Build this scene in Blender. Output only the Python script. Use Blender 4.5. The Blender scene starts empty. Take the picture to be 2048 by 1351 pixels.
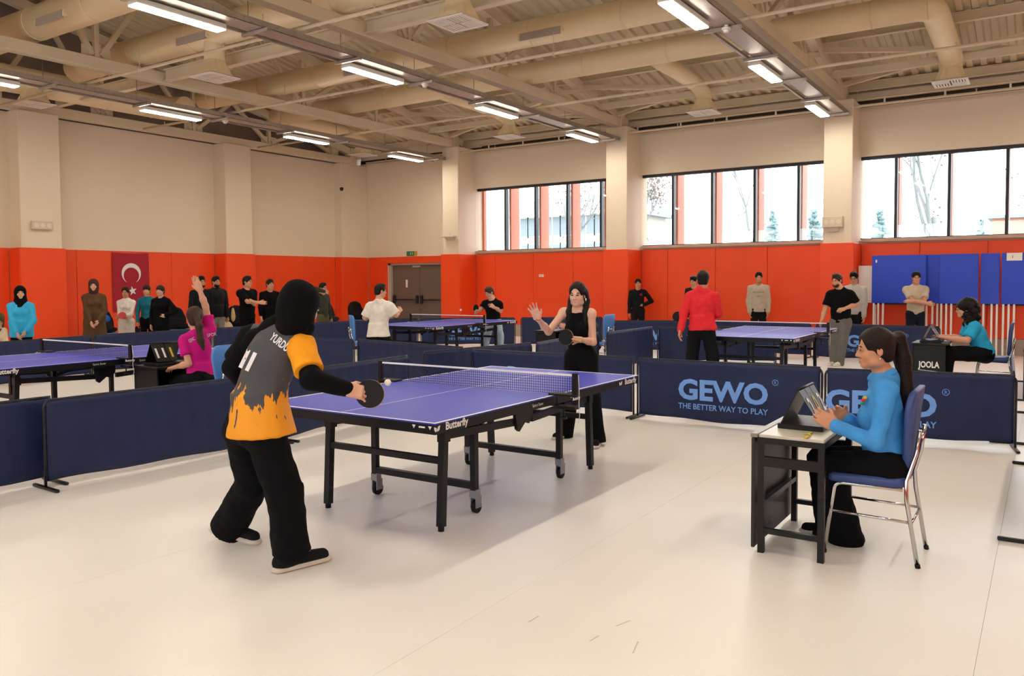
import bpy, math, random
import numpy as np
from mathutils import Vector, Matrix
random.seed(7)
SC = bpy.context.scene
COL = SC.collection

# ---------------------------------------------------------------- camera, sky, exposure
FOC, YAW, PIT, ROL, CYP = 1624.507, 0.584181, -0.0430018, -0.0062036, 630.739
EYE = np.array([-4.955143, -3.661982, 1.570283])
_cy, _sy, _cp, _sp = math.cos(YAW), math.sin(YAW), math.cos(PIT), math.sin(PIT)
FWD = np.array([_cy * _cp, _sy * _cp, _sp])
_r = np.array([_sy, -_cy, 0.0])
_u = np.cross(_r, FWD)
RGT = math.cos(ROL) * _r + math.sin(ROL) * _u
UPV = -math.sin(ROL) * _r + math.cos(ROL) * _u
cam = bpy.data.cameras.new('camera')
cam.sensor_width = 36.0
cam.lens = FOC / 2048 * 36
cam.shift_y = (CYP - 675.5) / 2048
cam.clip_end = 300
camo = bpy.data.objects.new('camera', cam)
COL.objects.link(camo)
camo.matrix_world = Matrix(((RGT[0], UPV[0], -FWD[0], EYE[0]), (RGT[1], UPV[1], -FWD[1], EYE[1]),
                            (RGT[2], UPV[2], -FWD[2], EYE[2]), (0, 0, 0, 1)))
SC.camera = camo

world = bpy.data.worlds.new('overcast_sky')
SC.world = world
world.use_nodes = True
bg = world.node_tree.nodes['Background']
bg.inputs[0].default_value = (0.90, 0.95, 1.0, 1)
bg.inputs[1].default_value = 6.5
LAMP_POWER = 66.0
LAMP_COL = (1.0, 0.90, 0.75)
SC.view_settings.view_transform = 'Standard'
SC.view_settings.look = 'None'
SC.view_settings.exposure = 0.0
SC.view_settings.gamma = 1.0
SC.view_settings.use_curve_mapping = False
SC.cycles.max_bounces = 6
SC.cycles.diffuse_bounces = 4
SC.cycles.glossy_bounces = 3
SC.cycles.use_adaptive_sampling = True
SC.cycles.adaptive_threshold = 0.05
SC.cycles.adaptive_min_samples = 16
SC.cycles.transparent_max_bounces = 16
SC.cycles.sample_clamp_indirect = 6.0
SC.cycles.use_denoising = True

# light portals in the window openings (they only guide the sky light)
BAYS = [(10.30, 5.66), (5.08, 0.44), (-0.15, -4.79), (-5.38, -9.4)]
for (ya, yb, xs_) in [(a, b, 14.62) for a, b in BAYS] + [(a, b, -9.97) for a, b in BAYS]:
    li = bpy.data.lights.new('window_portal', 'AREA')
    li.shape = 'RECTANGLE'; li.size = 1.8; li.size_y = ya - yb
    li.cycles.is_portal = True
    lo = bpy.data.objects.new('window_portal', li)
    COL.objects.link(lo)
    lo.location = (xs_, (ya + yb) / 2, 3.32)
    lo.rotation_euler = (0, math.radians(90 if xs_ > 0 else -90), 0)

# ---------------------------------------------------------------- pixel <-> place helpers
def at(px, py, D):
    return EYE + D * (FWD + RGT * (px - 1024) / FOC - UPV * (py - CYP) / FOC)
def onz(px, py, z):
    d = FWD + RGT * (px - 1024) / FOC - UPV * (py - CYP) / FOC
    return EYE + d * (z - EYE[2]) / d[2]
def onx(px, py, x):
    d = FWD + RGT * (px - 1024) / FOC - UPV * (py - CYP) / FOC
    return EYE + d * (x - EYE[0]) / d[0]
def ony(px, py, y):
    d = FWD + RGT * (px - 1024) / FOC - UPV * (py - CYP) / FOC
    return EYE + d * (y - EYE[1]) / d[1]

# ---------------------------------------------------------------- materials
def lin(c):
    if isinstance(c, str):
        c = tuple(int(c[i:i + 2], 16) for i in (0, 2, 4))
    return tuple((v / 255 / 12.92) if v / 255 <= .04045 else ((v / 255 + .055) / 1.055) ** 2.4 for v in c)
MATS = {}
def mat(name, col, rough=.6, metal=0., var=.06, scale=8., bump=0., bscale=60., spec=.5, emit=None, estr=0., sheen=0., trans=0., coat=0.):
    if name in MATS: return MATS[name]
    m = bpy.data.materials.new(name); m.use_nodes = True
    nt = m.node_tree; b = nt.nodes['Principled BSDF']
    c = lin(col)
    b.inputs['Roughness'].default_value = rough
    b.inputs['Metallic'].default_value = metal
    b.inputs['Specular IOR Level'].default_value = spec
    if sheen: b.inputs['Sheen Weight'].default_value = sheen
    if coat: b.inputs['Coat Weight'].default_value = coat
    tc = nt.nodes.new('ShaderNodeTexCoord')
    if var:
        n = nt.nodes.new('ShaderNodeTexNoise'); n.inputs['Scale'].default_value = scale; n.inputs['Detail'].default_value = 3
        nt.links.new(tc.outputs['Object'], n.inputs['Vector'])
        r = nt.nodes.new('ShaderNodeValToRGB')
        r.color_ramp.elements[0].position = .3; r.color_ramp.elements[1].position = .7
        r.color_ramp.elements[0].color = tuple(max(0, v * (1 - var)) for v in c) + (1,)
        r.color_ramp.elements[1].color = tuple(min(1, v * (1 + var)) for v in c) + (1,)
        nt.links.new(n.outputs['Fac'], r.inputs['Fac']); nt.links.new(r.outputs['Color'], b.inputs['Base Color'])
    else:
        b.inputs['Base Color'].default_value = c + (1,)
    if bump:
        n2 = nt.nodes.new('ShaderNodeTexNoise'); n2.inputs['Scale'].default_value = bscale; n2.inputs['Detail'].default_value = 4
        nt.links.new(tc.outputs['Object'], n2.inputs['Vector'])
        bp = nt.nodes.new('ShaderNodeBump'); bp.inputs['Strength'].default_value = bump; bp.inputs['Distance'].default_value = .01
        nt.links.new(n2.outputs['Fac'], bp.inputs['Height']); nt.links.new(bp.outputs['Normal'], b.inputs['Normal'])
    if emit:
        b.inputs['Emission Color'].default_value = tuple(emit) + (1,); b.inputs['Emission Strength'].default_value = estr
    MATS[name] = m
    return m
def glass_mat():
    m = bpy.data.materials.new('window_glass'); m.use_nodes = True
    nt = m.node_tree; nt.nodes.clear()
    o = nt.nodes.new('ShaderNodeOutputMaterial'); mx = nt.nodes.new('ShaderNodeMixShader')
    t = nt.nodes.new('ShaderNodeBsdfTransparent'); g = nt.nodes.new('ShaderNodeBsdfGlossy')
    t.inputs[0].default_value = (.97, .985, .98, 1); g.inputs[1].default_value = .02
    mx.inputs[0].default_value = .05
    nt.links.new(t.outputs[0], mx.inputs[1]); nt.links.new(g.outputs[0], mx.inputs[2]); nt.links.new(mx.outputs[0], o.inputs[0])
    return m

# ---------------------------------------------------------------- mesh building
class MB:
    def __init__(s): s.v = []; s.f = []; s.sm = []
    def add(s, vs, fs, smooth=False):
        n = len(s.v); s.v += [tuple(map(float, q)) for q in vs]; s.f += [tuple(i + n for i in f) for f in fs]; s.sm += [smooth] * len(fs); return s
    def box(s, x0, x1, y0, y1, z0, z1):
        return s.add([(x0, y0, z0), (x1, y0, z0), (x1, y1, z0), (x0, y1, z0), (x0, y0, z1), (x1, y0, z1), (x1, y1, z1), (x0, y1, z1)],
                     [(0, 3, 2, 1), (4, 5, 6, 7), (0, 1, 5, 4), (1, 2, 6, 5), (2, 3, 7, 6), (3, 0, 4, 7)])
    def rbox(s, x0, x1, y0, y1, z0, z1, b=.01):
        # box with chamfered edges
        cx, cy, cz = (x0 + x1) / 2, (y0 + y1) / 2, (z0 + z1) / 2
        hx, hy, hz = (x1 - x0) / 2, (y1 - y0) / 2, (z1 - z0) / 2
        vs = []; idx = {}
        for sx in (-1, 1):
            for sy in (-1, 1):
                for sz in (-1, 1):
                    for k in range(3):
                        o = [hx, hy, hz]
                        for j in range(3):
                            if j != k: o[j] -= b
                        idx[(sx, sy, sz, k)] = len(vs); vs.append((cx + sx * o[0], cy + sy * o[1], cz + sz * o[2]))
        fs = []
        for k in range(3):
            a, c = [j for j in range(3) if j != k]
            for sg in (-1, 1):
                q = []
                for (p1, p2) in ((-1, -1), (1, -1), (1, 1), (-1, 1)):
                    t = [0, 0, 0]; t[k] = sg; t[a] = p1; t[c] = p2; q.append(idx[(*t, k)])
                if (sg > 0) != (k != 1): q = q[::-1]
                fs.append(tuple(q))
        for k in range(3):           # edges parallel to k
            a, c = [j for j in range(3) if j != k]
            for s1 in (-1, 1):
                for s2 in (-1, 1):
                    q = []
                    for (e, ax) in ((-1, a), (1, a), (1, c), (-1, c)):
                        t = [0, 0, 0]; t[k] = e; t[a] = s1; t[c] = s2; q.append(idx[(*t, ax)])
                    fs.append(tuple(q))
        for sx in (-1, 1):
            for sy in (-1, 1):
                for sz in (-1, 1): fs.append(tuple(idx[(sx, sy, sz, k)] for k in range(3)))
        return s.add(vs, fs)
    def bar(s, a, b, w, h=None, up=(0, 0, 1)):
        # rectangular bar from a to b, w wide across, h along up
        a = np.array(a, float); b = np.array(b, float); h = h or w
        d = b - a; d /= np.linalg.norm(d); up = np.array(up, float)
        if abs(d @ up) > .98: up = np.array([1., 0, 0])
        sd = np.cross(d, up); sd /= np.linalg.norm(sd); u2 = np.cross(sd, d)
        vs = [p + sd * w / 2 * i + u2 * h / 2 * j for p in (a, b) for (i, j) in ((-1, -1), (1, -1), (1, 1), (-1, 1))]
        return s.add(vs, [(0, 1, 2, 3), (7, 6, 5, 4), (0, 4, 5, 1), (1, 5, 6, 2), (2, 6, 7, 3), (3, 7, 4, 0)])
    def tube(s, pts, r, n=10, cap=True):
        pts = [np.array(p, float) for p in pts]; rs = r if isinstance(r, (list, tuple)) else [r] * len(pts)
        vs = []; fs = []; ref = None
        for i, p in enumerate(pts):
            d = pts[min(i + 1, len(pts) - 1)] - pts[max(i - 1, 0)]; d = d / (np.linalg.norm(d) + 1e-9)
            if ref is None:
                ref = np.array([0, 0, 1.]) if abs(d[2]) < .9 else np.array([1., 0, 0])
            a = np.cross(d, ref); a /= np.linalg.norm(a) + 1e-9; b = np.cross(a, d); ref = b
            for k in range(n):
                t = 2 * math.pi * k / n; vs.append(p + rs[i] * (math.cos(t) * a + math.sin(t) * b))
        for i in range(len(pts) - 1):
            for k in range(n):
                fs.append((i * n + k, i * n + (k + 1) % n, (i + 1) * n + (k + 1) % n, (i + 1) * n + k))
        s.add(vs, fs, True)
        if cap:
            m = len(vs) - n
            s.f += [tuple(len(s.v) - len(vs) + k for k in range(n))[::-1], tuple(len(s.v) - len(vs) + m + k for k in range(n))]; s.sm += [False, False]
        return s
    def disc(s, c, nrm, r, t, n=20):
        c = np.array(c, float); nrm = np.array(nrm, float) / np.linalg.norm(nrm)
        return s.tube([c - nrm * t / 2, c + nrm * t / 2], r, n)
    def prism(s, poly, z0, z1, ax=2):
        n = len(poly)
        def P(u, v, w): return {2: (u, v, w), 1: (u, w, v), 0: (w, u, v)}[ax]
        vs = [P(u, v, z0) for u, v in poly] + [P(u, v, z1) for u, v in poly]
        return s.add(vs, [tuple(range(n))[::-1], tuple(range(n, 2 * n))] + [(i, (i + 1) % n, n + (i + 1) % n, n + i) for i in range(n)])
    def mesh(s, name):
        m = bpy.data.meshes.new(name); m.from_pydata(s.v, [], s.f); m.update()
        m.polygons.foreach_set('use_smooth', s.sm)
        import bmesh
        b = bmesh.new(); b.from_mesh(m); bmesh.ops.recalc_face_normals(b, faces=b.faces); b.to_mesh(m); b.free()
        return m
def link(name, mesh, m=None, parent=None, loc=None, rz=None):
    if isinstance(mesh, MB): mesh = mesh.mesh(name)
    o = bpy.data.objects.new(name, mesh); COL.objects.link(o)
    if m is not None and mesh is not None:
        if not len(mesh.materials): mesh.materials.append(m)
    if parent is not None: o.parent = parent
    if loc is not None: o.location = tuple(map(float, loc))
    if rz is not None: o.rotation_euler = (0, 0, rz)
    return o
def thing(name, label, cat, loc=(0, 0, 0), rz=0., group=None):
    o = bpy.data.objects.new(name, None); COL.objects.link(o); o.empty_display_size = .1
    o.location = tuple(map(float, loc)); o.rotation_euler = (0, 0, rz)
    return tag(o, label, cat, group)
def tag(o, label, cat, group=None):
    o['label'] = label; o['category'] = cat
    if group: o['group'] = group
    return o
def struct(o):
    o['kind'] = 'structure'; return o
def copy_tree(o, parent=None):
    c = o.copy(); COL.objects.link(c)
    if parent is not None: c.parent = parent
    for ch in [q for q in list(o.children)]: copy_tree(ch, c)
    return c
_tcache = {}
def text_mb(body, size, bold=0.):
    """flat lettering as (verts, faces), centred on x, baseline at 0"""
    key = (body, size, bold)
    if key in _tcache: return _tcache[key]
    cu = bpy.data.curves.new('t', 'FONT'); cu.body = body; cu.size = size; cu.align_x = 'CENTER'; cu.offset = bold
    cu.resolution_u = 3
    o = bpy.data.objects.new('t', cu); COL.objects.link(o)
    dg = bpy.context.evaluated_depsgraph_get(); dg.update()
    me = bpy.data.meshes.new_from_object(o.evaluated_get(dg))
    vs = [tuple(v.co) for v in me.vertices]; fs = [tuple(p.vertices) for p in me.polygons]
    bpy.data.objects.remove(o); bpy.data.curves.remove(cu); bpy.data.meshes.remove(me)
    _tcache[key] = (vs, fs); return vs, fs
def text_part(name, body, size, m, parent, o, xd, yd, bold=0., sx=1., fit=None, lift=None, loc0=(0, 0, 0)):
    """lettering laid in the plane o + x*xd + y*yd; lift(P) may move each point onto a curved surface"""
    vs, fs = text_mb(body, size, bold)
    vs = np.array(vs); 
    if fit: sx = fit / (vs[:, 0].max() - vs[:, 0].min())
    o = np.array(o, float); xd = np.array(xd, float); yd = np.array(yd, float)
    P = o + vs[:, :1] * sx * xd + vs[:, 1:2] * yd
    if lift is not None: P = lift(P)
    me = bpy.data.meshes.new(name); me.from_pydata([tuple(q) for q in (P - np.array(loc0))], [], fs); me.update()
    return link(name, me, m, parent)

# ================================================================ the hall
XW, YL, XB, YN = 14.25, 14.86, -9.6, -9.6
def roof_z(x): return 5.85 + (13.77 - x) * .195 if x > 2.3 else 5.85 + (13.77 - 2.3) * .195 - (2.3 - x) * .195
M_wall = mat('wall_paint', 'e6d9c2', .75, var=.015, scale=.6, bump=.05, bscale=90)
M_gable = mat('gable_shade', '8d8078', .8, var=.04, scale=1.)  # upper left wall lies in shade; that darkness is put into this colour
M_pad = mat('orange_pad_vinyl', 'ee4a12', .5, var=.03, scale=1.5, bump=.04, bscale=200)
M_base = mat('grey_plinth', 'a9a096', .6, var=.04)
M_sill = mat('beige_sill', 'c3a38c', .5, var=.05, scale=3)
M_black = mat('black_aluminium', '1d2128', .45, var=.03)
M_steel = mat('painted_steel', 'd9cdb2', .55, var=.04, scale=2)
M_deck = mat('roof_deck_steel', 'd2c5a6', .5, var=.05, scale=1.2)
M_duct = mat('cream_duct', 'ecdcb6', .5, var=.03, scale=1.5)
M_galv = mat('galvanised_tray', 'a39b93', .4, metal=.55, var=.12, scale=20)
M_white = mat('white_plastic', 'eeeae2', .4, var=.02)
M_pipe = mat('cream_pipe', 'd9cbae', .45, var=.03)
M_dark = mat('dark_slot', '241f1c', .8, var=.05)
M_glass = glass_mat()

# floor: vinyl sheets laid along the hall with fine seams
def floor_mat():
    m = mat('cream_vinyl', 'f3eee9', .34, var=.012, scale=1.2, bump=.02, bscale=140, spec=.45)
    nt = m.node_tree; b = nt.nodes['Principled BSDF']; tc = nt.nodes['Texture Coordinate']
    n = nt.nodes.new('ShaderNodeTexNoise'); n.inputs['Scale'].default_value = 1.7; n.inputs['Detail'].default_value = 5
    nt.links.new(tc.outputs['Object'], n.inputs['Vector'])
    r = nt.nodes.new('ShaderNodeMapRange'); r.inputs[3].default_value = .24; r.inputs[4].default_value = .42
    nt.links.new(n.outputs['Fac'], r.inputs[0]); nt.links.new(r.outputs[0], b.inputs['Roughness'])
    return m
M_floor = floor_mat()
floor = struct(link('floor', MB().box(XB - .3, XW + .3, YN - .3, YL + .3, -.12, -.004), mat('floor_screed', '8d857c', .8)))
ys = [YN + .0]
y = -9.45
while y < YL: ys.append(y); y += 2.0
ys = sorted(set([YN - .2] + [q for q in ys[1:]] + [YL + .2]))
sheet_off = -3.44 - (-9.45 + 2.0 * 3)
ys = [ys[0]] + [q + sheet_off for q in ys[1:-1]] + [ys[-1]]
for a, b_ in zip(ys[:-1], ys[1:]):
    link('vinyl_sheet', MB().box(XB - .2, XW + .2, a + .0008, b_ - .0008, -.004, 0), M_floor, floor)

M_scuff = mat('scuff_mark_grey', 'd2c6b2', .6, var=0)
for (xa, ya), (xb, yb) in (((1232, 1251), (1261, 1240)), ((1180, 1281), (1198, 1270)), ((1266, 1305), (1276, 1282)), ((1057, 1243), (1078, 1231))):
    link('scuff_mark', MB().bar(onz(xa, ya, .0004), onz(xb, yb, .0004), .006, .0006), M_scuff, floor)

# window wall
PIL = [(10.30, 10.87), (5.08, 5.66), (-.15, .44), (-5.38, -4.79)]
wr = MB()
wr.box(XW, XW + .4, YN, 10.87, 0, 2.40)
wr.box(XW, XW + .4, YN, YL, 4.24, 5.30)
wr.box(XW + .06, XW + .4, YN, YL, 5.42, 6.2)
for a, b_ in PIL: wr.box(XW, XW + .4, a, b_, 2.40, 4.24)
wr.box(XW, XW + .4, 10.87, 11.36, 0, 4.24); wr.box(XW, XW + .4, 13.70, YL, 0, 4.24); wr.box(XW, XW + .4, 11.36, 13.70, 2.13, 4.24)
wall_right = struct(link('wall_right', wr, M_wall))
link('shadow_gap', MB().box(XW + .05, XW + .3, YN, YL, 5.30, 5.42), M_dark, wall_right)
XP = 13.45
for a, b_ in PIL:
    link('pillar', MB().rbox(XP, XW + .02, a, b_, 0, 5.36, .012), M_wall, wall_right)
PT, PB = 2.33, .33
def pad_r(y0, y1, x=XW, z0=PB, z1=PT):
    link('wall_pad', MB().rbox(x - .05, x, y0 + .003, y1 - .003, z0, z1, .008), M_pad, wall_right)
for js in ([10.25, 9.57, 8.29, 7.03, 5.71], [5.03, 4.32, 3.09, 1.84, .49], [-.20, -1.36, -2.61, -3.86, -4.74], [-5.43, -6.7, -7.95, -9.5]):
    for a, b_ in zip(js[:-1], js[1:]): pad_r(b_, a)
for a, b_ in PIL:
    link('pillar_pad', MB().rbox(XP - .05, XP, a - .05, b_ + .05, PB, PT, .01), M_pad, wall_right)
    link('pillar_pad', MB().rbox(XP + .001, XW - .051, a - .05, a, PB, PT, .008), M_pad, wall_right)
    link('pillar_pad', MB().rbox(XP + .001, XW - .051, b_, b_ + .05, PB, PT, .008), M_pad, wall_right)
pad_r(10.93, 11.36); pad_r(13.70, 14.495); pad_r(11.36, 13.70, z0=2.13)
for (ya, yb) in BAYS:
    link('window_sill', MB().rbox(XW - .10, XW + .16, yb + .06, ya - .06, 2.36, 2.43, .006), M_sill, wall_right)
link('plinth', MB().box(XW - .03, XW, YN, 11.36, 0, PB - .004), M_base, wall_right)

# windows
MULL = [[10.30, 9.32, 8.31, 7.29, 6.27, 5.66], [5.08, 4.25, 3.24, 2.20, 1.19, .44], [-.15, -.86, -1.88, -2.92, -3.95, -4.79], [-5.38, -6.1, -7.1, -8.1, -9.4]]
XF = XW + .15
M_fin = mat('coral_fin', 'cc7660', .6, var=.03)
for wi, ml in enumerate(MULL):
    w = struct(link('window_%d' % (wi + 1), MB().box(XF - .03, XF + .05, ml[-1], ml[0], 4.17, 4.24).box(XF - .02, XF + .05, ml[-1], ml[0], 2.43, 2.455), M_black))
    for ym in ml[1:-1]:
        link('mullion', MB().rbox(XF - .05, XF + .10, ym - .03, ym + .03, 2.45, 4.17, .004), M_black, w)
        link('facade_fin', MB().box(XF + .22, XF + .66, ym - .03, ym + .03, 2.0, 4.8), M_fin, w)
    if wi == 0: link('facade_fin', MB().box(XF + .22, XF + .34, ml[0] - .06, ml[0], 2.0, 4.8), M_fin, w)
    for a, b_ in zip(ml[:-1], ml[1:]):
        link('pane', MB().box(XF + .0, XF + .006, b_, a, 2.45, 4.17), M_glass, w)

# door in the far corner
M_door = mat('brown_grey_door', '6b6257', .5, var=.03, scale=2)
dr = struct(link('door_1', MB().box(XW + .02, XW + .16, 13.60, 13.70, 0, 2.13).box(XW + .02, XW + .16, 11.36, 11.44, 0, 2.13).box(XW + .02, XW + .16, 11.36, 13.70, 2.07, 2.13), mat('door_frame_paint', 'b9ad9c', .6)))
for a, b_, pb in ((12.50, 13.59, 1), (11.45, 12.485, -1)):
    lf = link('door_leaf', MB().rbox(XW + .10, XW + .15, a, b_, .01, 2.065, .004), M_door, dr)
    link('push_bar', MB().tube([(XW + .05, a + .12, 1.0), (XW + .05, b_ - .12, 1.0)], .018).rbox(XW + .03, XW + .10, a + .04, a + .12, .88, 1.14, .01).rbox(XW + .03, XW + .10, b_ - .12, b_ - .04, .88, 1.14, .01), M_black, lf)
link('door_backing', MB().box(XW + .17, XW + .38, 11.30, 13.76, 0, 2.16), M_door, dr)  # unseen sheet added to stop sky light leaking around the leaves
link('door_notice', MB().rbox(XW + .093, XW + .10, 12.98, 13.06, 1.38, 1.62, .001), M_white, dr)
link('door_closer', MB().rbox(XW + .05, XW + .10, 12.45, 12.75, 2.0, 2.05, .004), M_steel, dr)

# left wall
LP = [(-1.45, -.6), (3.65, 4.50), (8.76, 9.60), (13.12, 14.25)]
YPL = 14.38
wall_left = struct(link('wall_left', MB().box(XB, XW + .4, YL, YL + .35, 0, 5.22), M_wall))
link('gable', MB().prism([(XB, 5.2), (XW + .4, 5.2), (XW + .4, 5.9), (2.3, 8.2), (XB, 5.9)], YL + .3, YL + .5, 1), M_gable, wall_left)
for a, b_ in LP:
    yp = YPL if a < 13 else 14.55
    link('pillar', MB().rbox(a, b_, yp, YL + .02, 0, 5.22, .012), M_wall, wall_left)
    link('pillar_pad', MB().rbox(a - .05, b_ + .05 if a < 13 else b_ - .06, yp - .05, yp, PB, PT, .01), M_pad, wall_left)
    link('pillar_pad', MB().rbox(a - .05, a, yp + .001, YL - .051, PB, PT, .008), M_pad, wall_left)
    if a < 13: link('pillar_pad', MB().rbox(b_, b_ + .05, yp + .001, YL - .051, PB, PT, .008), M_pad, wall_left)
for js in ([-9.5, -8.2, -7, -5.7, -4.4, -3.1, -1.5], [-.55, .7, 1.95, 2.8, 3.599], [4.551, 5.03, 6.23, 7.43, 8.709], [9.651, 10.7, 11.9, 13.069]):
    for a, b_ in zip(js[:-1], js[1:]):
        link('wall_pad', MB().rbox(a + .003, b_ - .003, YL - .05, YL, PB, PT, .008), M_pad, wall_left)
link('plinth', MB().box(XB, 13.12, YL - .03, YL, 0, PB - .004), M_base, wall_left)
# the two walls behind the camera
wb = MB().box(XB - .35, XB, YN, YL, 0, 2.40).box(XB - .35, XB, YN, YL, 4.24, 6.0)
BBAYS = BAYS
_e = sorted([YN] + [q for b in BBAYS for q in b] + [YL])
for a, b_ in zip(_e[::2], _e[1::2]):
    if b_ > a: wb.box(XB - .35, XB, a, b_, 2.40, 4.24)
wall_back = struct(link('wall_back', wb, M_wall))
for wi, (ya, yb) in enumerate(BBAYS):  # unseen windows, added to brighten the window-wall pads and near floor
    w = struct(link('window_%d' % (wi + 5), MB().box(XB - .2, XB - .12, yb, ya, 4.17, 4.24).box(XB - .2, XB - .12, yb, ya, 2.40, 2.455), M_black))
    for k in range(1, 5):
        ym = ya + (yb - ya) * k / 5
        link('mullion', MB().rbox(XB - .25, XB - .10, ym - .03, ym + .03, 2.45, 4.17, .004), M_black, w)
    link('pane', MB().box(XB - .18, XB - .174, yb, ya, 2.45, 4.17), M_glass, w)
wall_front = struct(link('wall_front', MB().box(XB, XW + .4, YN - .35, YN, 0, 5.9).prism([(XB, 5.9), (XW + .4, 5.9), (2.3, 8.2)], YN - .35, YN, 1), M_wall))
for k in range(18):
    a = XB + .3 + k * 1.3
    link('wall_pad', MB().rbox(a + .003, a + 1.297, YN, YN + .05, PB, PT, .008), M_pad, wall_front)
for k in range(18):
    a = YN + .3 + k * 1.33
    link('wall_pad', MB().rbox(XB, XB + .05, a + .003, a + 1.327, PB, PT, .008), M_pad, wall_back)

# ceiling: trapezoidal roof deck on purlins
cb = MB(); prof = []
y = YN - .2
while y < YL + .5:
    prof += [(y, 0.), (y + .10, 0.), (y + .125, .055), (y + .225, .055)]; y += .25
xs = [XW + .6, 2.3, XB - .4]
vs = [(x, yy, roof_z(x) + zz) for x in xs for yy, zz in prof]
n_ = len(prof)
cb.add(vs, [(j * n_ + i, j * n_ + i + 1, (j + 1) * n_ + i + 1, (j + 1) * n_ + i) for j in range(2) for i in range(n_ - 1)])
ceiling = struct(link('ceiling', cb, M_deck))
TOPN = [14.0 - .0, 11.6, 9.2, 6.8, 4.4, 2.3, .2, -2.2, -4.6, -7.0, -9.2]
for x in TOPN:
    z = roof_z(x)
    link('purlin', MB().box(x - .05, x + .05, YN, YL + .3, z - .03, z - .012).box(x - .012, x + .012, YN, YL + .3, z - .17, z - .02).box(x - .05, x + .05, YN, YL + .3, z - .19, z - .17), M_steel, ceiling)
TRY = [14.60, 10.58, 5.37, .14, -5.09]
for (ya, yb) in zip(TRY[1:-1], TRY[2:]):
    for (xa, xb) in ((13.4, 11.6),):
        link('roof_brace', MB().bar((xa, ya, roof_z(xa) - .28), (xb, yb, roof_z(xb) - .28), .09, .09), M_steel, ceiling)
        link('roof_brace', MB().bar((xb, ya, roof_z(xb) - .30), (xa, yb, roof_z(xa) - .30), .09, .09), M_steel, ceiling)
        link('roof_brace', MB().bar((12.5, ya, roof_z(12.5) - .42), (12.5, yb, roof_z(12.5) - .42), .08, .14), M_steel, ceiling)
for x in (4.5, -4.5):
    for (ya, yb) in zip(TRY[:-1], TRY[1:]):
        link('tie_beam', MB().box(x - .07, x + .07, yb + .12, ya - .12, 5.40, 5.42).box(x - .012, x + .012, yb + .12, ya - .12, 5.42, 5.60).box(x - .07, x + .07, yb + .12, ya - .12, 5.60, 5.62), M_steel, ceiling)

# trusses
TN = ['beside the bare left wall', 'ending at the pillar next to the doors', 'ending at the pillar between the first and second window', 'ending at the pillar between the second and third window', 'out beyond the camera side']
for ti, ty in enumerate(TRY):
    t = thing('roof_truss', 'cream painted steel roof truss ' + TN[ti], 'truss', (0, ty, 5.37), group='roof trusses')
    zb = 5.37 if ti else 5.22
    w = .11
    def P(name, mb): link(name, mb, M_steel, t)
    P('bottom_chord', MB().rbox(XB + .1, XP + .3, -w, w, zb - 5.37, zb - 5.37 + .20, .008))
    for xa, xb in ((XP + .5, 2.3), (2.3, XB + .1)):
        P('top_chord', MB().bar((xa, 0, roof_z(xa) - 5.37 - .30), (xb, 0, roof_z(xb) - 5.37 - .30), .18, .20))
    zc = zb - 5.37 + .2
    k = 0
    x = 12.8
    while x > XB:
        P('vertical', MB().bar((x, 0, zc), (x, 0, roof_z(x) - 5.37 - .38), .09, .09))
        P('gusset_plate', MB().box(x - .26, x + .26, -.012, .012, zc - .02, zc + .20))
        for dx in (-1.2, 1.2):
            if x + dx < XP and x + dx > XB:
                P('diagonal', MB().bar((x + math.copysign(.08, dx), 0, zc + .05), (x + dx, 0, roof_z(x + dx) - 5.37 - .38), .09, .08, up=(0, 1, 0)))
        x -= 2.4
    P('end_post', MB().rbox(XP + .02, XP + .24, -.13, .13, -.2, roof_z(13.5) - 5.37 - .2, .01))

# ducts with their drops and diffusers
def ring(x, y0, z, r): return MB().tube([(x, y0 - .012, z), (x, y0 + .012, z)], r + .006, 24)
def diffuser(parent, x, y, z, r, zt):
    link('drop', MB().tube([(x, y, zt), (x, y, z + .30)], r, 20), M_duct, parent)
    b = MB(); nn = 16; vs = []
    for k in range(nn):
        a = 2 * math.pi * (k + .5) / nn; vs.append((x + r * math.cos(a), y + r * math.sin(a), z + .30))
    for k in range(nn):
        a = 2 * math.pi * (k + .5) / nn; q = max(abs(math.cos(a)), abs(math.sin(a))); vs.append((x + .26 * math.cos(a) / q, y + .26 * math.sin(a) / q, z + .03))
    b.add(vs, [(k, (k + 1) % nn, nn + (k + 1) % nn, nn + k) for k in range(nn)])
    link('hood', b, M_duct, parent)
    g = link('grille', MB().box(x - .29, x + .29, y - .29, y + .29, z + .018, z + .03).box(x - .30, x + .30, y - .30, y - .25, z, z + .022).box(x - .30, x + .30, y + .25, y + .30, z, z + .022).box(x - .30, x - .25, y - .25, y + .25, z, z + .022).box(x + .25, x + .30, y - .25, y + .25, z, z + .022), M_dark, parent)
    g.data.materials.clear(); g.data.materials.append(M_white); g.data.materials.append(M_dark)
    for i, pl in enumerate(g.data.polygons): pl.material_index = 1 if i < 6 else 0
    for qx in (0, 1):
        for k in range(5):
            o = -.24 + k * .048 + .02
            if qx == 0:
                link('slat', MB().box(x + o - .016, x + o + .016, y + .01, y + .25, z + .004, z + .014), M_white, g)
                link('slat', MB().box(x - o - .016, x - o + .016, y - .25, y - .01, z + .004, z + .014), M_white, g)
            else:
                link('slat', MB().box(x + .01, x + .25, y - o - .016, y - o + .016, z + .004, z + .014), M_white, g)
                link('slat', MB().box(x - .25, x - .01, y + o - .016, y + o + .016, z + .004, z + .014), M_white, g)
def elbow(c, r, p0, p1, p2, n=8):
    p0, p1, p2 = map(np.array, (p0, p1, p2)); pts = []
    for i in range(n + 1):
        t = i / n; pts.append((1 - t) ** 2 * p0 + 2 * t * (1 - t) * p1 + t * t * p2)
    return pts
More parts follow.
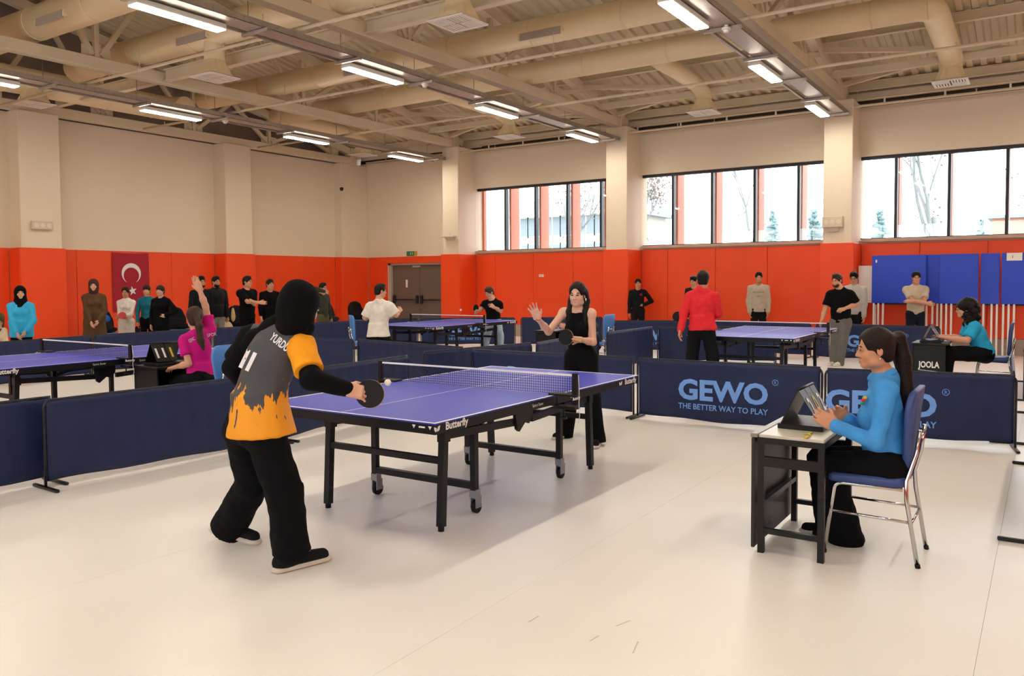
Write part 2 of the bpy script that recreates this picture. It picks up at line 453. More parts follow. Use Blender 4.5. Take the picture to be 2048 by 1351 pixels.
DUC = [(2.15, .27, 12.6, -9, 'nearest the middle of the hall'), (4.05, .26, 12.8, -9, 'with square diffusers hanging below it'),
       (7.15, .23, 13.0, -9, 'second from the windows'), (9.45, .22, 13.2, -2.0, 'nearest the windows, with side branches')]
for i, (x, r, y1, y0, ds) in enumerate(DUC):
    t = thing('ventilation_duct', 'round cream ventilation duct ' + ds, 'duct', (0, 0, 0), group='round ventilation ducts')
    z = 5.62 + r
    link('pipe', MB().tube([(x, y1, z), (x, y0, z)], r, 28), M_duct, t)
    y = y1 - .4
    while y > y0 + .3:
        link('joint_ring', ring(x, y, z, r), M_duct, t); y -= 1.75
    if i in (0, 1, 2):
        for yy in (9.6 - i * .9, 4.4 - i * .4):
            link('side_grille', MB().box(x - r * .97, x - r * .66, yy - .45, yy + .45, z - r * .62, z - r * .30), M_duct, t)
            link('side_grille_core', MB().bar((x - r * .95, yy - .40, z - r * .50), (x - r * .95, yy + .40, z - r * .50), .03, .12), M_base, t)
    if i == 1:
        for yy in (8.4, 3.15, -2.1): diffuser(t, x, yy, 5.08, .17, z)
    if i == 3:
        for yy in (13.0, 7.9, 2.75):
            link('branch', MB().tube([(x, yy, z), (x + 1.6, yy, z - .03)] + elbow(None, .17, (x + 2.3, yy, z - .06), (x + 3.0, yy, z - .1), (x + 3.0, yy, 5.55)), .165, 20), M_duct, t)
            link('joint_ring', MB().tube([(x + 2.28, yy, z - .06), (x + 2.31, yy, z - .06)], .172, 20), M_duct, t)
            diffuser(t, x + 3.0, yy, 5.22, .165, 5.58)
        link('bend', MB().tube(elbow(None, r, (x, -1.6, z), (x, -2.05, z), (x + .5, -2.05, z)) + elbow(None, r, (x + 2.3, -2.05, z - .08), (x + 3.05, -2.05, z - .1), (x + 3.05, -2.05, 5.6)), r * .92, 24), M_duct, t)
        diffuser(t, x + 3.05, -2.05, 5.22, .19, 5.6)
t = thing('ventilation_duct', 'round cream header duct running beside the left wall above the flag', 'duct', group='round ventilation ducts')
link('pipe', MB().tube([(-6, 13.55, 5.62), (5.9, 13.55, 5.62)] + elbow(None, .27, (6.4, 13.55, 5.62), (6.75, 13.55, 5.62), (6.75, 13.1, 5.6)), .27, 26), M_duct, t)
for x in (-3, -1, 1, 3, 5.1, 6.2): link('joint_ring', MB().tube([(x - .012, 13.55, 5.62), (x + .012, 13.55, 5.62)], .277, 24), M_duct, t)
diffuser(t, 3.5, 13.4, 5.15, .17, 5.6)

# cable trays with fluorescent lamps
M_lamp = mat('lamp_diffuser', 'ffffff', .5, var=0, emit=LAMP_COL, estr=LAMP_POWER)
M_house = mat('lamp_housing', 'e6e6dc', .45, var=.02)
ORD = ['first', 'second', 'third', 'fourth', 'fifth', 'sixth']
ROWS = [(11.02, 10.62, 'left-wall'), (5.56, 5.32, 'middle'), (.24, .02, 'third-pillar'), (-4.95, -5.2, 'camera-side')]
lamp_me = None
for ry, ty, rn in ROWS:
    t = thing('cable_tray', 'galvanised steel cable tray on rods, the %s run' % rn, 'cable tray', group='cable trays under the trusses')
    yc = (ry + ty) / 2 if ry < 11 else ry - .2
    y0 = ry - .32
    link('tray', MB().box(XB + .3, XP - .05, y0, y0 + .30, 5.00, 5.006).box(XB + .3, XP - .05, y0, y0 + .006, 5.0, 5.09).box(XB + .3, XP - .05, y0 + .294, y0 + .30, 5.0, 5.09), M_galv, t)
    link('thin_rail', MB().box(XB + .3, XP - .1, ry + .06, ry + .10, 4.985, 5.025), M_galv, t)
    x = 13.0
    while x > XB + .6:
        link('cross_arm', MB().rbox(x - .025, x + .025, y0 - .08, ry + .14, 4.95, 4.995, .003), M_galv, t)
        link('hanger_rod', MB().tube([(x, y0 + .34, 4.98), (x, y0 + .34, 5.5)], .006, 6), M_galv, t)
        x -= 1.75
    for k in range(6):
        xa = 12.72 - 3.55 * k; xb = xa - 1.27
        if xb < XB + .3: continue
        L = thing('fluorescent_lamp', 'lit fluorescent ceiling lamp, %s from the windows on the %s tray' % (ORD[k], rn), 'ceiling lamp', ((xa + xb) / 2, ry + .02, 4.90), group='fluorescent lamps')
        if lamp_me is None:
            lamp_me = (MB().rbox(-.64, .64, -.10, .10, .012, .085, .008).mesh('housing'), MB().box(-.625, .625, -.088, .088, 0, .0125).mesh('diffuser'), MB().box(-.45, -.43, -.02, .02, .085, .0945).box(.43, .45, -.02, .02, .085, .0945).mesh('bracket'))
        link('housing', lamp_me[0], M_house, L); link('diffuser', lamp_me[1], M_lamp, L); link('bracket', lamp_me[2], M_galv, L)

# sprinkler pipes
for i, x in enumerate((3.1, 6.2, 9.45, 12.4)):
    z = 5.13 if i < 3 else 5.2
    if i == 3: x = 13.55
    t = thing('sprinkler_pipe', 'thin cream sprinkler pipe across the hall, %s from the windows' % ['fourth', 'third', 'second', 'nearest'][i], 'pipe', group='sprinkler pipes')
    y1, y0 = 13.9, -9
    link('pipe', MB().tube([(x, y1, z), (x, y0, z)], .026, 10), M_pipe, t)
    y = y1 - .8
    while y > y0 + .4:
        link('sprinkler_head', MB().tube([(x, y, z), (x, y, z + .07)], .010, 8).disc((x, y, z + .075), (0, 0, 1), .022, .006, 10), M_pipe, t)
        link('hanger', MB().tube([(x, y - .9, z), (x, y - .9, z + .35)], .005, 6).disc((x, y - .9, z), (0, 1, 0), .034, .02, 10), M_pipe, t)
        y -= 3.1
# service pipe and conduit along the window wall
t = thing('wall_pipe', 'dark service pipe with pale clips along the top of the window wall', 'pipe')
link('pipe', MB().tube([(XW - .10, 9.95, 5.38), (XW - .10, -9, 5.38)], .035, 12), M_dark, t)
y = 9.7
while y > -9:
    link('clip', MB().rbox(XW - .145, XW - .06, y - .02, y + .02, 5.33, 5.43, .004), M_white, t); y -= 1.15
t = thing('wall_conduit', 'white conduit running above the dark pipe on the window wall', 'pipe')
link('conduit', MB().rbox(XW - .08, XW + .05, -9, 10.0, 5.44, 5.60, .01), M_wall, t)
link('tube', MB().tube([(XW - .16, 10.0, 5.44), (XW - .16, -9, 5.44)], .022, 10), M_pipe, t)

# smoke detectors, camera, loudspeakers, exit sign
for (px, py, zz), lb in zip(((471, 243, 4.9), (857, 173, 4.9), (1435, 68, 4.9)), ('left-wall', 'middle', 'third-pillar')):
    q = onz(px, py, zz)
    ry_ = {'left-wall': 11.02, 'middle': 5.56, 'third-pillar': .24}[lb]
    t = thing('smoke_detector', 'white round smoke detector under the %s cable tray' % lb, 'smoke detector', (q[0], ry_ - .20, 4.889), group='smoke detectors')
    link('base', MB().disc((0, 0, .06), (0, 0, 1), .06, .03, 20).disc((0, 0, .09), (0, 0, 1), .03, .04, 12), M_white, t)
    link('sensor', MB().tube([(0, 0, .045), (0, 0, .01)], [.05, .03], 20), M_white, t)
t = thing('security_camera', 'small black dome security camera on the left wall near the corner', 'security camera', (13.06, 14.53, 4.39))
link('mount', MB().rbox(-.04, .04, -.02, .02, .02, .10, .008), M_white, t)
link('dome', MB().tube([(0, -.05, .06), (0, -.05, .0), (0, -.05, -.04)], [.055, .06, .03], 16), M_black, t)
M_spk = mat('beige_speaker_grille', 'd8c9b4', .6, var=.05, scale=40, bump=.3, bscale=220)
for nm, c, ax, lb in (('C', (XP, .23, 2.78), 0, 'on the pillar between the second and third window'), ('L', (4.05, YPL, 2.81), 1, 'on the left wall pillar beside the flag')):
    t = thing('wall_speaker', 'flat beige loudspeaker box ' + lb, 'loudspeaker', c)
    if ax == 0:
        link('box', MB().rbox(-.10, 0, -.21, .21, -.12, .12, .015), M_spk, t)
        link('bracket', MB().box(-.05, 0, -.12, .12, -.20, -.12), M_spk, t)
        for k in (-.13, 0, .13): link('cone', MB().disc((-.101, k, 0), (1, 0, 0), .05, .006, 18), M_wall, t)
    else:
        link('box', MB().rbox(-.21, .21, -.10, 0, -.09, .09, .015), M_spk, t)
        for k in (-.13, 0, .13): link('cone', MB().disc((k, -.101, 0), (0, 1, 0), .05, .006, 18), M_wall, t)
t = thing('wall_shelf_bracket', 'small cream shelf bracket on the pillar beside the doors', 'bracket', (XP, 10.58, 2.78))
link('shelf', MB().rbox(-.20, 0, -.22, .20, .03, .06, .006), M_spk, t)
link('scroll', MB().tube([(-.04, 0, .06), (-.03, 0, .14), (-.06, .02, .17)], .008, 8), M_spk, t)
link('support', MB().prism([(-.16, .03), (0, .03), (0, -.07)], -.15, .12, 1), M_spk, t)
M_green = mat('green_sign', '1c7a4c', .4, var=.02)
t = thing('exit_sign', 'green emergency exit sign with running figure above the doors', 'sign', (XW, 12.70, 2.42))
link('panel', MB().rbox(-.04, 0, -.10, .20, -.07, .07, .006), M_green, t)
link('lamp_box', MB().rbox(-.04, 0, -.20, -.11, -.07, .07, .006), mat('amber_box', 'd9981f', .4), t)
link('figure', MB().disc((-.043, .02, .035), (1, 0, 0), .012, .004, 10).bar((-.043, .02, .02), (-.043, .035, -.01), .012, .004).bar((-.043, .035, -.01), (-.043, .01, -.045), .010, .004).bar((-.043, .035, -.01), (-.043, .06, -.04), .010, .004).bar((-.043, .0, .0), (-.043, .055, .02), .009, .004).box(-.044, -.041, -.05, -.035, -.04, .04), M_white, t)
t = thing('wall_socket', 'small white socket plate set into the orange pad under the first window', 'socket', onx(1083, 551, XW - .05))
link('plate', MB().rbox(-.012, 0, -.08, .08, -.035, .035, .004), M_white, t)
link('insert', MB().rbox(-.018, -.012, -.05, .05, -.02, .02, .002), M_wall, t)

# ================================================================ tables and nets
M_blue = mat('blue_table_top', '3a47c6', .42, var=.02, scale=4, bump=.03, bscale=300, spec=.35)
M_line = mat('white_line', 'f2f0ee', .5, var=0)
M_blk = mat('black_powder_coat', '0c0c0f', .42, var=.05, spec=.35)
M_rub = mat('black_rubber', '0e0e10', .6, var=.05, spec=.3)
M_grey = mat('grey_caster', '8d8f94', .35, metal=.5, var=.05)
M_print = mat('white_print', 'eeeeee', .5, var=0)
M_netm = mat('navy_net_cord', '20243c', .7, var=0)
def build_table():
    t = thing('table_tennis_table', '', 'table')
    for s in (-1, 1):
        h = link('tabletop', MB().rbox(min(s * .003, s * 1.37), max(s * .003, s * 1.37), -.7625, .7625, .738, .76, .002), M_blue, t)
        z0, z1 = .7601, .7609
        for nm, q in (('end_line', (s * 1.35, s * 1.37, -.7625, .7625)), ('side_line', (s * .003, s * 1.35, -.7625, -.7425)), ('side_line', (s * .003, s * 1.35, .7425, .7625)), ('centre_line', (s * .003, s * 1.35, -.003, .003))):
            link(nm, MB().box(min(q[0], q[1]), max(q[0], q[1]), q[2], q[3], z0, z1), M_line, h)
        a, b = sorted((s * .004, s * 1.372))
        e0, e1 = sorted((s * 1.345, s * 1.372))
        link('apron', MB().box(a, b, -.7645, -.735, .695, .752).box(a, b, .735, .7645, .695, .752).box(e0, e1, -.735, .735, .695, .752), M_blk, t)
        for y in (-.5, .5):
            lg = link('leg', MB().bar((s * .955, y, .735), (s * .995, y, .03), .046, .046), M_blk, t)
            link('foot_cap', MB().tube([(s * .997, y, 0), (s * .996, y, .035)], .020, 10), M_rub, lg)
            link('knee_bracket', MB().box(s * .96 - .03, s * .96 + .03, y - .03, y + .03, .56, .64), M_blk, t)
            link('wheel_leg', MB().bar((s * .57, y * .9, .735), (s * .57, y * .9, .16), .042, .042), M_blk, t)
            w = link('caster', MB().disc((s * .57 + .02, y * .9, .045), (0, 1, 0), .045, .028, 18), M_rub, t)
            link('caster_fork', MB().box(s * .57 - .015, s * .57 + .045, y * .9 - .026, y * .9 - .018, .04, .12).box(s * .57 - .015, s * .57 + .045, y * .9 + .018, y * .9 + .026, .04, .12).box(s * .57 - .02, s * .57 + .03, y * .9 - .028, y * .9 + .028, .11, .165), M_grey, w)
            link('side_rail', MB().bar((s * .97, y, .60), (s * .07, y, .56), .03, .05), M_blk, t)
            link('stay', MB().bar((s * .57, y, .62), (s * .25, y, .735), .025, .03), M_blk, t)
        link('crossbar', MB().bar((s * .972, -.5, .44), (s * .972, .5, .44), .036, .04), M_blk, t)
        link('crossbar', MB().bar((s * .57, -.45, .19), (s * .57, .45, .19), .04, .045), M_blk, t)
        link('crossbar', MB().bar((s * .25, -.6, .715), (s * .25, .6, .715), .04, .04), M_blk, t)
        for y in (-1, 1):
            yy = y * .766
            xd = (1, 0, 0) if y < 0 else (-1, 0, 0)
            text_part('lettering', 'Butterfly', .062, M_print, t, (s * 1.19 - y * .02, yy, .712), xd, (0, 0, 1), bold=.002)
            text_part('lettering', 'Space Saver', .030, M_print, t, (s * .26, yy, .715), xd, (0, 0, 1))
            # two wing shapes of the maker's mark
            x0 = s * 1.19 + y * .165
            link('logo_mark', MB().prism([(x0 - .028, .742), (x0 - .008, .735), (x0 - .004, .716), (x0 - .016, .712), (x0 - .026, .724)], yy - .001, yy + .001, 1).prism([(x0 + .004, .712), (x0 - .002, .722), (x0 + .010, .742), (x0 + .026, .745), (x0 + .020, .722)], yy - .001, yy + .001, 1), M_print, t)
        xe = s * 1.3735
        link('edge_mark', MB().prism([(-.62, .742), (-.595, .742), (-.6075, .722)], xe - .001, xe + .001, 0).prism([(-.74, .742), (-.715, .742), (-.7275, .722)], xe - .001, xe + .001, 0).box(xe - .001, xe + .001, -.69, -.645, .728, .737), M_print, t)
    for y in (-.52, .52):
        link('hinge_plate', MB().prism([(-.20, .70), (.05, .70), (.05, .60), (.0, .535), (-.05, .555), (-.13, .495), (-.16, .515)], y - .012, y + .012, 1), M_blk, t)
    return t
def build_net():
    t = thing('table_tennis_net', '', 'net')
    link('tape', MB().rbox(-.004, .004, -.895, .895, .898, .9125, .002), M_line, t)
    b = MB(); r = .0011
    y = -.885
    while y < .886:
        b.box(-r, r, y - r, y + r, .768, .899); y += .0185
    for k in range(7): b.box(-r, r, -.89, .89, .770 + k * .0185 - r, .770 + k * .0185 + r)
    o = link('netting', b, M_netm, t); o['kind'] = 'stuff'
    for s in (-1, 1):
        p = link('post', MB().rbox(-.016, .016, s * .912 - .020, s * .912 + .020, .70, .922, .004), M_blk, t)
        link('clamp', MB().rbox(-.05, .05, min(s * .72, s * .93), max(s * .72, s * .93), .7612, .775, .003).rbox(-.04, .04, min(s * .78, s * .93), max(s * .78, s * .93), .668, .690, .003).tube([(0, s * .82, .60), (0, s * .82, .668)], .007, 8).disc((0, s * .82, .60), (0, 0, 1), .025, .014, 14), M_blk, p)
        text_part('lettering', 'Butterfly', .030, M_print, t, (-.02, s * .9325, .74), (1 if s < 0 else -1, 0, 0), (0, 0, 1), bold=.001)
        link('cord', MB().tube([(.005, s * .934, .91), (.012, s * .936, .80), (.006, s * .938, .70), (.02, s * .936, .62), (-.004, s * .936, .575)], .0025, 6), M_line, t)
    return t
TABS = [((0, 0), 'blue foreground table tennis table between the orange-sleeved player and the woman in black', 'net across the foreground table below the white ball'),
        ((0, 5.4), 'blue table tennis table at the left edge in front of the woman in turquoise', 'net across the table in front of the woman in turquoise'),
        ((7.6, 6.18), 'blue table tennis table between the white T-shirt player and the black V-neck player', 'net across the table before the grey double doors'),
        ((7.7, -.02), 'blue table tennis table in front of the man in the red jacket', 'net across the table in front of the man in red')]
tab0 = net0 = None
for (cx, cy), l1, l2 in TABS:
    if tab0 is None: a, b = tab0, net0 = build_table(), build_net()
    else: a, b = copy_tree(tab0), copy_tree(net0)
    a.location = (cx, cy, 0); b.location = (cx, cy, 0)
    tag(a, l1, 'table', 'table tennis tables'); tag(b, l2, 'net', 'table tennis nets')

# ================================================================ court barriers
M_navy = mat('navy_barrier_cloth', '1e294f', .5, var=.08, scale=5, bump=.12, bscale=16, spec=.3)
M_gewo = mat('light_blue_print', '6fa0ec', .55, var=.01)
M_cyan = mat('cyan_print', '6fc4ea', .55, var=.01)
M_tube = mat('black_tube', '0e0f13', .4, var=.04)
def barrier(P, Q, label, text=None, flip=False, seed=0, hgt=.69, sag=1., toff=0.):
    P = np.array(P[:2], float); Q = np.array(Q[:2], float); L = np.linalg.norm(Q - P); d = (Q - P) / L
    t = thing('court_barrier', label, 'barrier', (P[0], P[1], 0), math.atan2(d[1], d[0]), 'navy court barriers')
    rnd = random.Random(seed); ph = [rnd.uniform(0, 6.28) for _ in range(6)]
    def disp(x, z):
        w = (hgt - z) / hgt
        return sag * (.010 * w * math.sin(2.2 * x / L * 3.1 + ph[0]) + .006 * w * math.sin(9 * x / L + 3 * z + ph[1]) + .003 * (1 - w * .5) * math.sin(34 * x + 5 * z + ph[2]))
    nx, nz = 56, 12; vs = []; fs = []
    for side in (-1, 1):
        for i in range(nx + 1):
            for j in range(nz + 1):
                x = .018 + (L - .036) * i / nx
                low = .045 + .012 * math.sin(4 * i / nx + ph[3]) + .006 * math.sin(15 * i / nx + ph[4])
                z = low + (hgt - low) * j / nz
                th = .004 if j < nz - 1 else (.014 if j < nz else .006)
                vs.append((x, side * th + disp(x, z), z))
    N = (nx + 1) * (nz + 1)
    for s in (0, 1):
        for i in range(nx):
            for j in range(nz):
                a = s * N + i * (nz + 1) + j
                fs.append((a, a + nz + 1, a + nz + 2, a + 1))
    for i in range(nx):
        for j in (0, nz):
            a = i * (nz + 1) + j; fs.append((a, a + nz + 1, N + a + nz + 1, N + a))
    for j in range(nz):
        for i in (0, nx):
            a = i * (nz + 1) + j; fs.append((a, a + 1, N + a + 1, N + a))
    b = MB(); b.add(vs, fs, True)
    link('cloth', b, M_navy, t)
    r = .06; arc = [(r - r * math.cos(k * math.pi / 8), 0, hgt - .012 - r + r * math.sin(k * math.pi / 8)) for k in range(5)]
    arc2 = [(L - x, 0, z) for x, _, z in arc[::-1]]
    link('frame', MB().tube([(0, 0, .02)] + arc + arc2 + [(L, 0, .02)], .011, 10), M_tube, t)
    for x in (0, L):
        link('foot', MB().rbox(x - .015, x + .015, -.19, .19, 0.0, .024, .006), M_tube, t)
    s = 1 if flip else -1        # side that carries the print
    def lift(Pt):
        return np.array([(q[0], s * .0068 + disp(q[0], q[2]) + s * .0035, q[2]) for q in Pt])
    xd = np.array((-s * 1., 0, 0)); yd = np.array((0, 0, 1.)); c = L / 2 + toff
    if text == 'GEWO':
        text_part('lettering', 'GEWO', .30, M_gewo, t, (c - s * -.02, 0, .265), xd, yd, bold=.011, fit=.98, lift=lift)
        text_part('slogan', 'THE BETTER WAY TO PLAY', .085, M_gewo, t, (c - s * -.02, 0, .155), xd, yd, bold=.0015, fit=.98, lift=lift)
        xr = c + -s * .545
        text_part('registered_mark', 'R', .045, M_gewo, t, (xr, 0, .484), xd, yd, lift=lift)
        ringp = [(xr + .032 * math.cos(a * math.pi / 10), .5 + .032 * math.sin(a * math.pi / 10)) for a in range(20)]
        me = bpy.data.meshes.new('registered_ring'); vv = lift(np.array([(x, 0, z) for x, z in ringp] + [(xr + .027 * math.cos(a * math.pi / 10), 0, .5 + .027 * math.sin(a * math.pi / 10)) for a in range(20)]))
        me.from_pydata([tuple(v) for v in vv], [], [(k, (k + 1) % 20, 20 + (k + 1) % 20, 20 + k) for k in range(20)]); link('registered_mark', me, M_gewo, t)
    elif text == 'BFLY':
        text_part('lettering', 'Butterfly', .30, M_cyan, t, (c, 0, .285), xd, yd, bold=.006, fit=1.18, lift=lift)
        text_part('web_address', 'www.butterfly-world.com', .11, M_cyan, t, (c + .12, 0, .135), xd, yd, bold=.003, fit=1.30, lift=lift)
    return t
BAR = [
 ((-4.05, 2.92), (-1.64, 2.88), 'plain navy court barrier cut off by the left edge in the foreground', None),
 ((-1.80, 2.70), (.40, 2.62), 'large plain navy barrier behind the player in grey and orange', None),
 ((.46, 2.62), (2.46, 2.74), 'plain navy barrier behind the near end of the foreground table and its net', None),
 ((2.93, 2.90), (4.86, 2.50), 'plain navy barrier meeting the far row at an angle behind the foreground net', None),
 ((4.90, 2.44), (7.36, 2.72), 'plain navy barrier just behind the waist of the woman in black', None),
 ((7.40, 2.58), (9.34, 2.60), 'plain navy barrier rising between the woman in black and the man in red', None),
 ((9.40, 2.52), (10.30, .55), 'plain navy barrier half hidden behind the man in red', None),
 ((3.56, .30), (3.53, 2.58), 'navy barrier with cyan Butterfly lettering behind the woman in black', 'BFLY'),
 ((3.52, -1.78), (3.52, .23), 'navy barrier with large light blue GEWO lettering beside the foreground table', 'GEWO'),
 ((3.71, -3.43), (3.44, -1.83), 'navy GEWO barrier behind the seated girl in the blue polo', 'GEWO'),
 ((4.13, 5.27), (3.62, 7.42), 'plain navy barrier in the middle, ending below the blue chair', None),
 ((3.76, 2.88), (4.16, 5.22), 'plain navy barrier in front of the white T-shirt player', None),
 ((-1.8, 9.45), (.45, 9.6), 'plain navy barrier in the back row at the left edge', None),
 ((.5, 9.60), (2.62, 9.95), 'plain navy barrier in the back row before the woman in turquoise', None),
 ((2.68, 9.98), (4.92, 9.86), 'plain navy barrier in the back row before the girl in white', None),
 ((4.98, 9.84), (7.10, 9.66), 'plain navy barrier in the back row below the men in black', None),
 ((7.16, 9.66), (9.22, 9.36), 'plain navy barrier in the back row behind the blue chair', None),
 ((11.38, 7.05), (10.05, 8.88), 'navy GEWO barrier behind the table of the V-neck player', 'GEWO'),
 ((9.30, 9.32), (10.02, 8.95), 'short navy barrier in front of the double doors', None),
 ((12.50, 5.27), (11.44, 6.92), 'navy GEWO barrier between the V-neck player and the woman in black', 'GEWO'),
 ((12.01, 2.43), (11.02, 4.45), 'navy GEWO barrier below the man in the black hoodie with red badge', 'GEWO'),
 (onz(1622, 645.5, .69), onz(1424, 640, .69), 'navy GEWO barrier behind the table of the man in red', 'GEWO'),
 (onz(1880, 652, .69), onz(1632, 646, .69), 'navy GEWO barrier below the man with crossed arms', 'GEWO'),
 ((3.05, -3.62), (.66, -3.62), 'plain navy barrier edge-on at the right edge beyond the girl in blue', None),
 ((-2.80, -3.66), (-3.55, -5.60), 'plain navy barrier edge-on at the right edge nearest the camera', None),
 ((9.4, -3.40), (7.2, -3.42), 'navy barrier behind the chair of the woman with curly hair', None),
 ((6.1, -3.32), (4.0, -3.40), 'navy barrier with shiny rim at the right edge behind the GEWO barrier', None),
]
for i, (P, Q, lb, tx) in enumerate(BAR):
    barrier(P, Q, lb, tx, flip=(tx is not None), seed=i + 3, toff=.30 if i == 9 else 0.)

# ================================================================ chairs
M_seat = mat('blue_vinyl', '4f8bd6', .42, var=.03, scale=6, bump=.03, bscale=120)
M_seatd = mat('navy_blue_vinyl', '2f4680', .45, var=.03, scale=6, bump=.03, bscale=120)
M_chrome = mat('chrome', 'd6d6d6', .12, metal=1., var=0)
def rounded(poly, r=.05, n=4):
    out = []; m = len(poly)
    for i in range(m):
        p0, p1, p2 = (np.array(poly[(i + k - 1) % m], float) for k in range(3))
        a = p1 + (p0 - p1) / np.linalg.norm(p0 - p1) * r; b = p1 + (p2 - p1) / np.linalg.norm(p2 - p1) * r
        for k in range(n + 1):
            t = k / n; out.append(tuple((1 - t) ** 2 * a + 2 * t * (1 - t) * p1 + t * t * b))
    return out
def build_chair():
    t = thing('padded_chair', '', 'chair')
    # seat
    outl = rounded([(-.20, -.20), (.20, -.20), (.215, .20), (-.215, .20)], .06)
    b = MB(); n = len(outl)
    for (z, s) in ((.425, .97), (.435, 1.0), (.462, 1.0), (.478, .95)): b.v += [(x * s, y * s, z + (-.012 * (y + .2) if z > .45 else 0)) for x, y in outl]
    for k in range(3): b.f += [(k * n + i, k * n + (i + 1) % n, (k + 1) * n + (i + 1) % n, (k + 1) * n + i) for i in range(n)]
    b.f += [tuple(range(n))[::-1], tuple(range(3 * n, 4 * n))]; b.sm += [True] * (3 * n) + [False, True]
    link('seat', b, M_seat, t)
    outl = rounded([(-.13, .50), (.13, .50), (.215, .86), (.19, .96), (-.19, .96), (-.215, .86)], .045)
    b = MB(); n = len(outl)
    def yb(z): return -.205 - .10 * (z - .5)
    for (dy, s) in ((-.018, .97), (-.012, 1.0), (.012, 1.0), (.022, .94)): b.v += [(x * s, yb(z) + dy + .5 * x * x, .73 + (z - .73) * s) for x, z in outl]
    for k in range(3): b.f += [(k * n + i, k * n + (i + 1) % n, (k + 1) * n + (i + 1) % n, (k + 1) * n + i) for i in range(n)]
    b.f += [tuple(range(n))[::-1], tuple(range(3 * n, 4 * n))]; b.sm += [True] * (3 * n) + [True, True]
    link('backrest', b, M_seat, t)
    for s in (-1, 1):
        link('front_leg', MB().tube([(s * .185, .215, 0), (s * .178, .165, .38)] + [(s * .178, .165 - .05 * (1 - math.cos(a)), .38 + .035 * math.sin(a)) for a in (.4, .8, 1.2, 1.57)] + [(s * .175, -.19, .415)], .0115, 10), M_chrome, t)
        link('rear_leg', MB().tube([(s * .185, -.27, 0), (s * .18, -.21, .36), (s * .165, -.205, .46), (s * .11, -.245, .60), (s * .105, -.262, .74)], .0115, 10), M_chrome, t)
        link('stretcher', MB().tube([(s * .181, .185, .25), (s * .183, -.235, .24)], .008, 8), M_chrome, t)
        link('foot_cap', MB().tube([(s * .186, .217, 0), (s * .185, .213, .02)], .014, 10), M_rub, t)
        link('foot_cap', MB().tube([(s * .186, -.272, 0), (s * .185, -.268, .02)], .014, 10), M_rub, t)
    link('back_bar', MB().tube([(-.107, -.262, .70), (.107, -.262, .70)], .009, 8), M_chrome, t)
    link('rear_stretcher', MB().tube([(-.178, -.232, .23), (.178, -.232, .23)], .008, 8), M_chrome, t)
    return t
CH = [((.06, -2.825), 0, 'slate blue padded chrome chair of the girl in the blue polo', 1),
      ((at(434, 800, 8.15)[0], at(434, 800, 8.15)[1]), 0.0, 'blue padded chrome chair behind the girl in magenta', 1),
      ((at(728, 660, 14.9)[0], at(728, 660, 14.9)[1]), -2.2, 'empty blue padded chair beside the white T-shirt player', 1),
      ((at(1196, 700, 14.6)[0], at(1196, 700, 14.6)[1]), 0.0, 'blue chair of the seated person hidden behind the woman in black', 1),
      ((at(1985, 700, 11.3)[0], at(1985, 700, 11.3)[1]), 0.0, 'chrome chair of the seated woman with curly hair', 1),
      ((5.05, 13.7), math.pi, 'blue chair against the left wall under a black jacket', 1),
      ((6.75, 13.5), math.pi, 'chair against the left wall below the flag', 1),
      ((at(486, 640, 20.2)[0], at(486, 640, 20.2)[1]), math.pi, 'chair against the left wall behind the man pointing', 1),
      ((at(663, 640, 22.6)[0], at(663, 640, 22.6)[1]), math.pi, 'blue chair in the far corner holding a dark bag', 1),
      ((at(722, 640, 23.6)[0], at(722, 640, 23.6)[1]), math.pi, 'chair by the corner pillar with a black coat', 1)]
ch0 = None
for (xy, rz, lb, _) in CH:
    c = build_chair() if ch0 is None else copy_tree(ch0)
    ch0 = ch0 or c
    if 'girl in the blue polo' in lb or 'curly' in lb:
        for q in c.children:
            if q.name.split('.')[0] in ('seat', 'backrest'): q.material_slots[0].link = 'OBJECT'; q.material_slots[0].material = M_seatd
    elif c is not ch0:
        for q in c.children:
            if q.name.split('.')[0] in ('seat', 'backrest'): q.material_slots[0].link = 'OBJECT'; q.material_slots[0].material = M_seat
    c.location = (xy[0], xy[1], 0); c.rotation_euler = (0, 0, rz); tag(c, lb, 'chair', 'blue padded chairs')

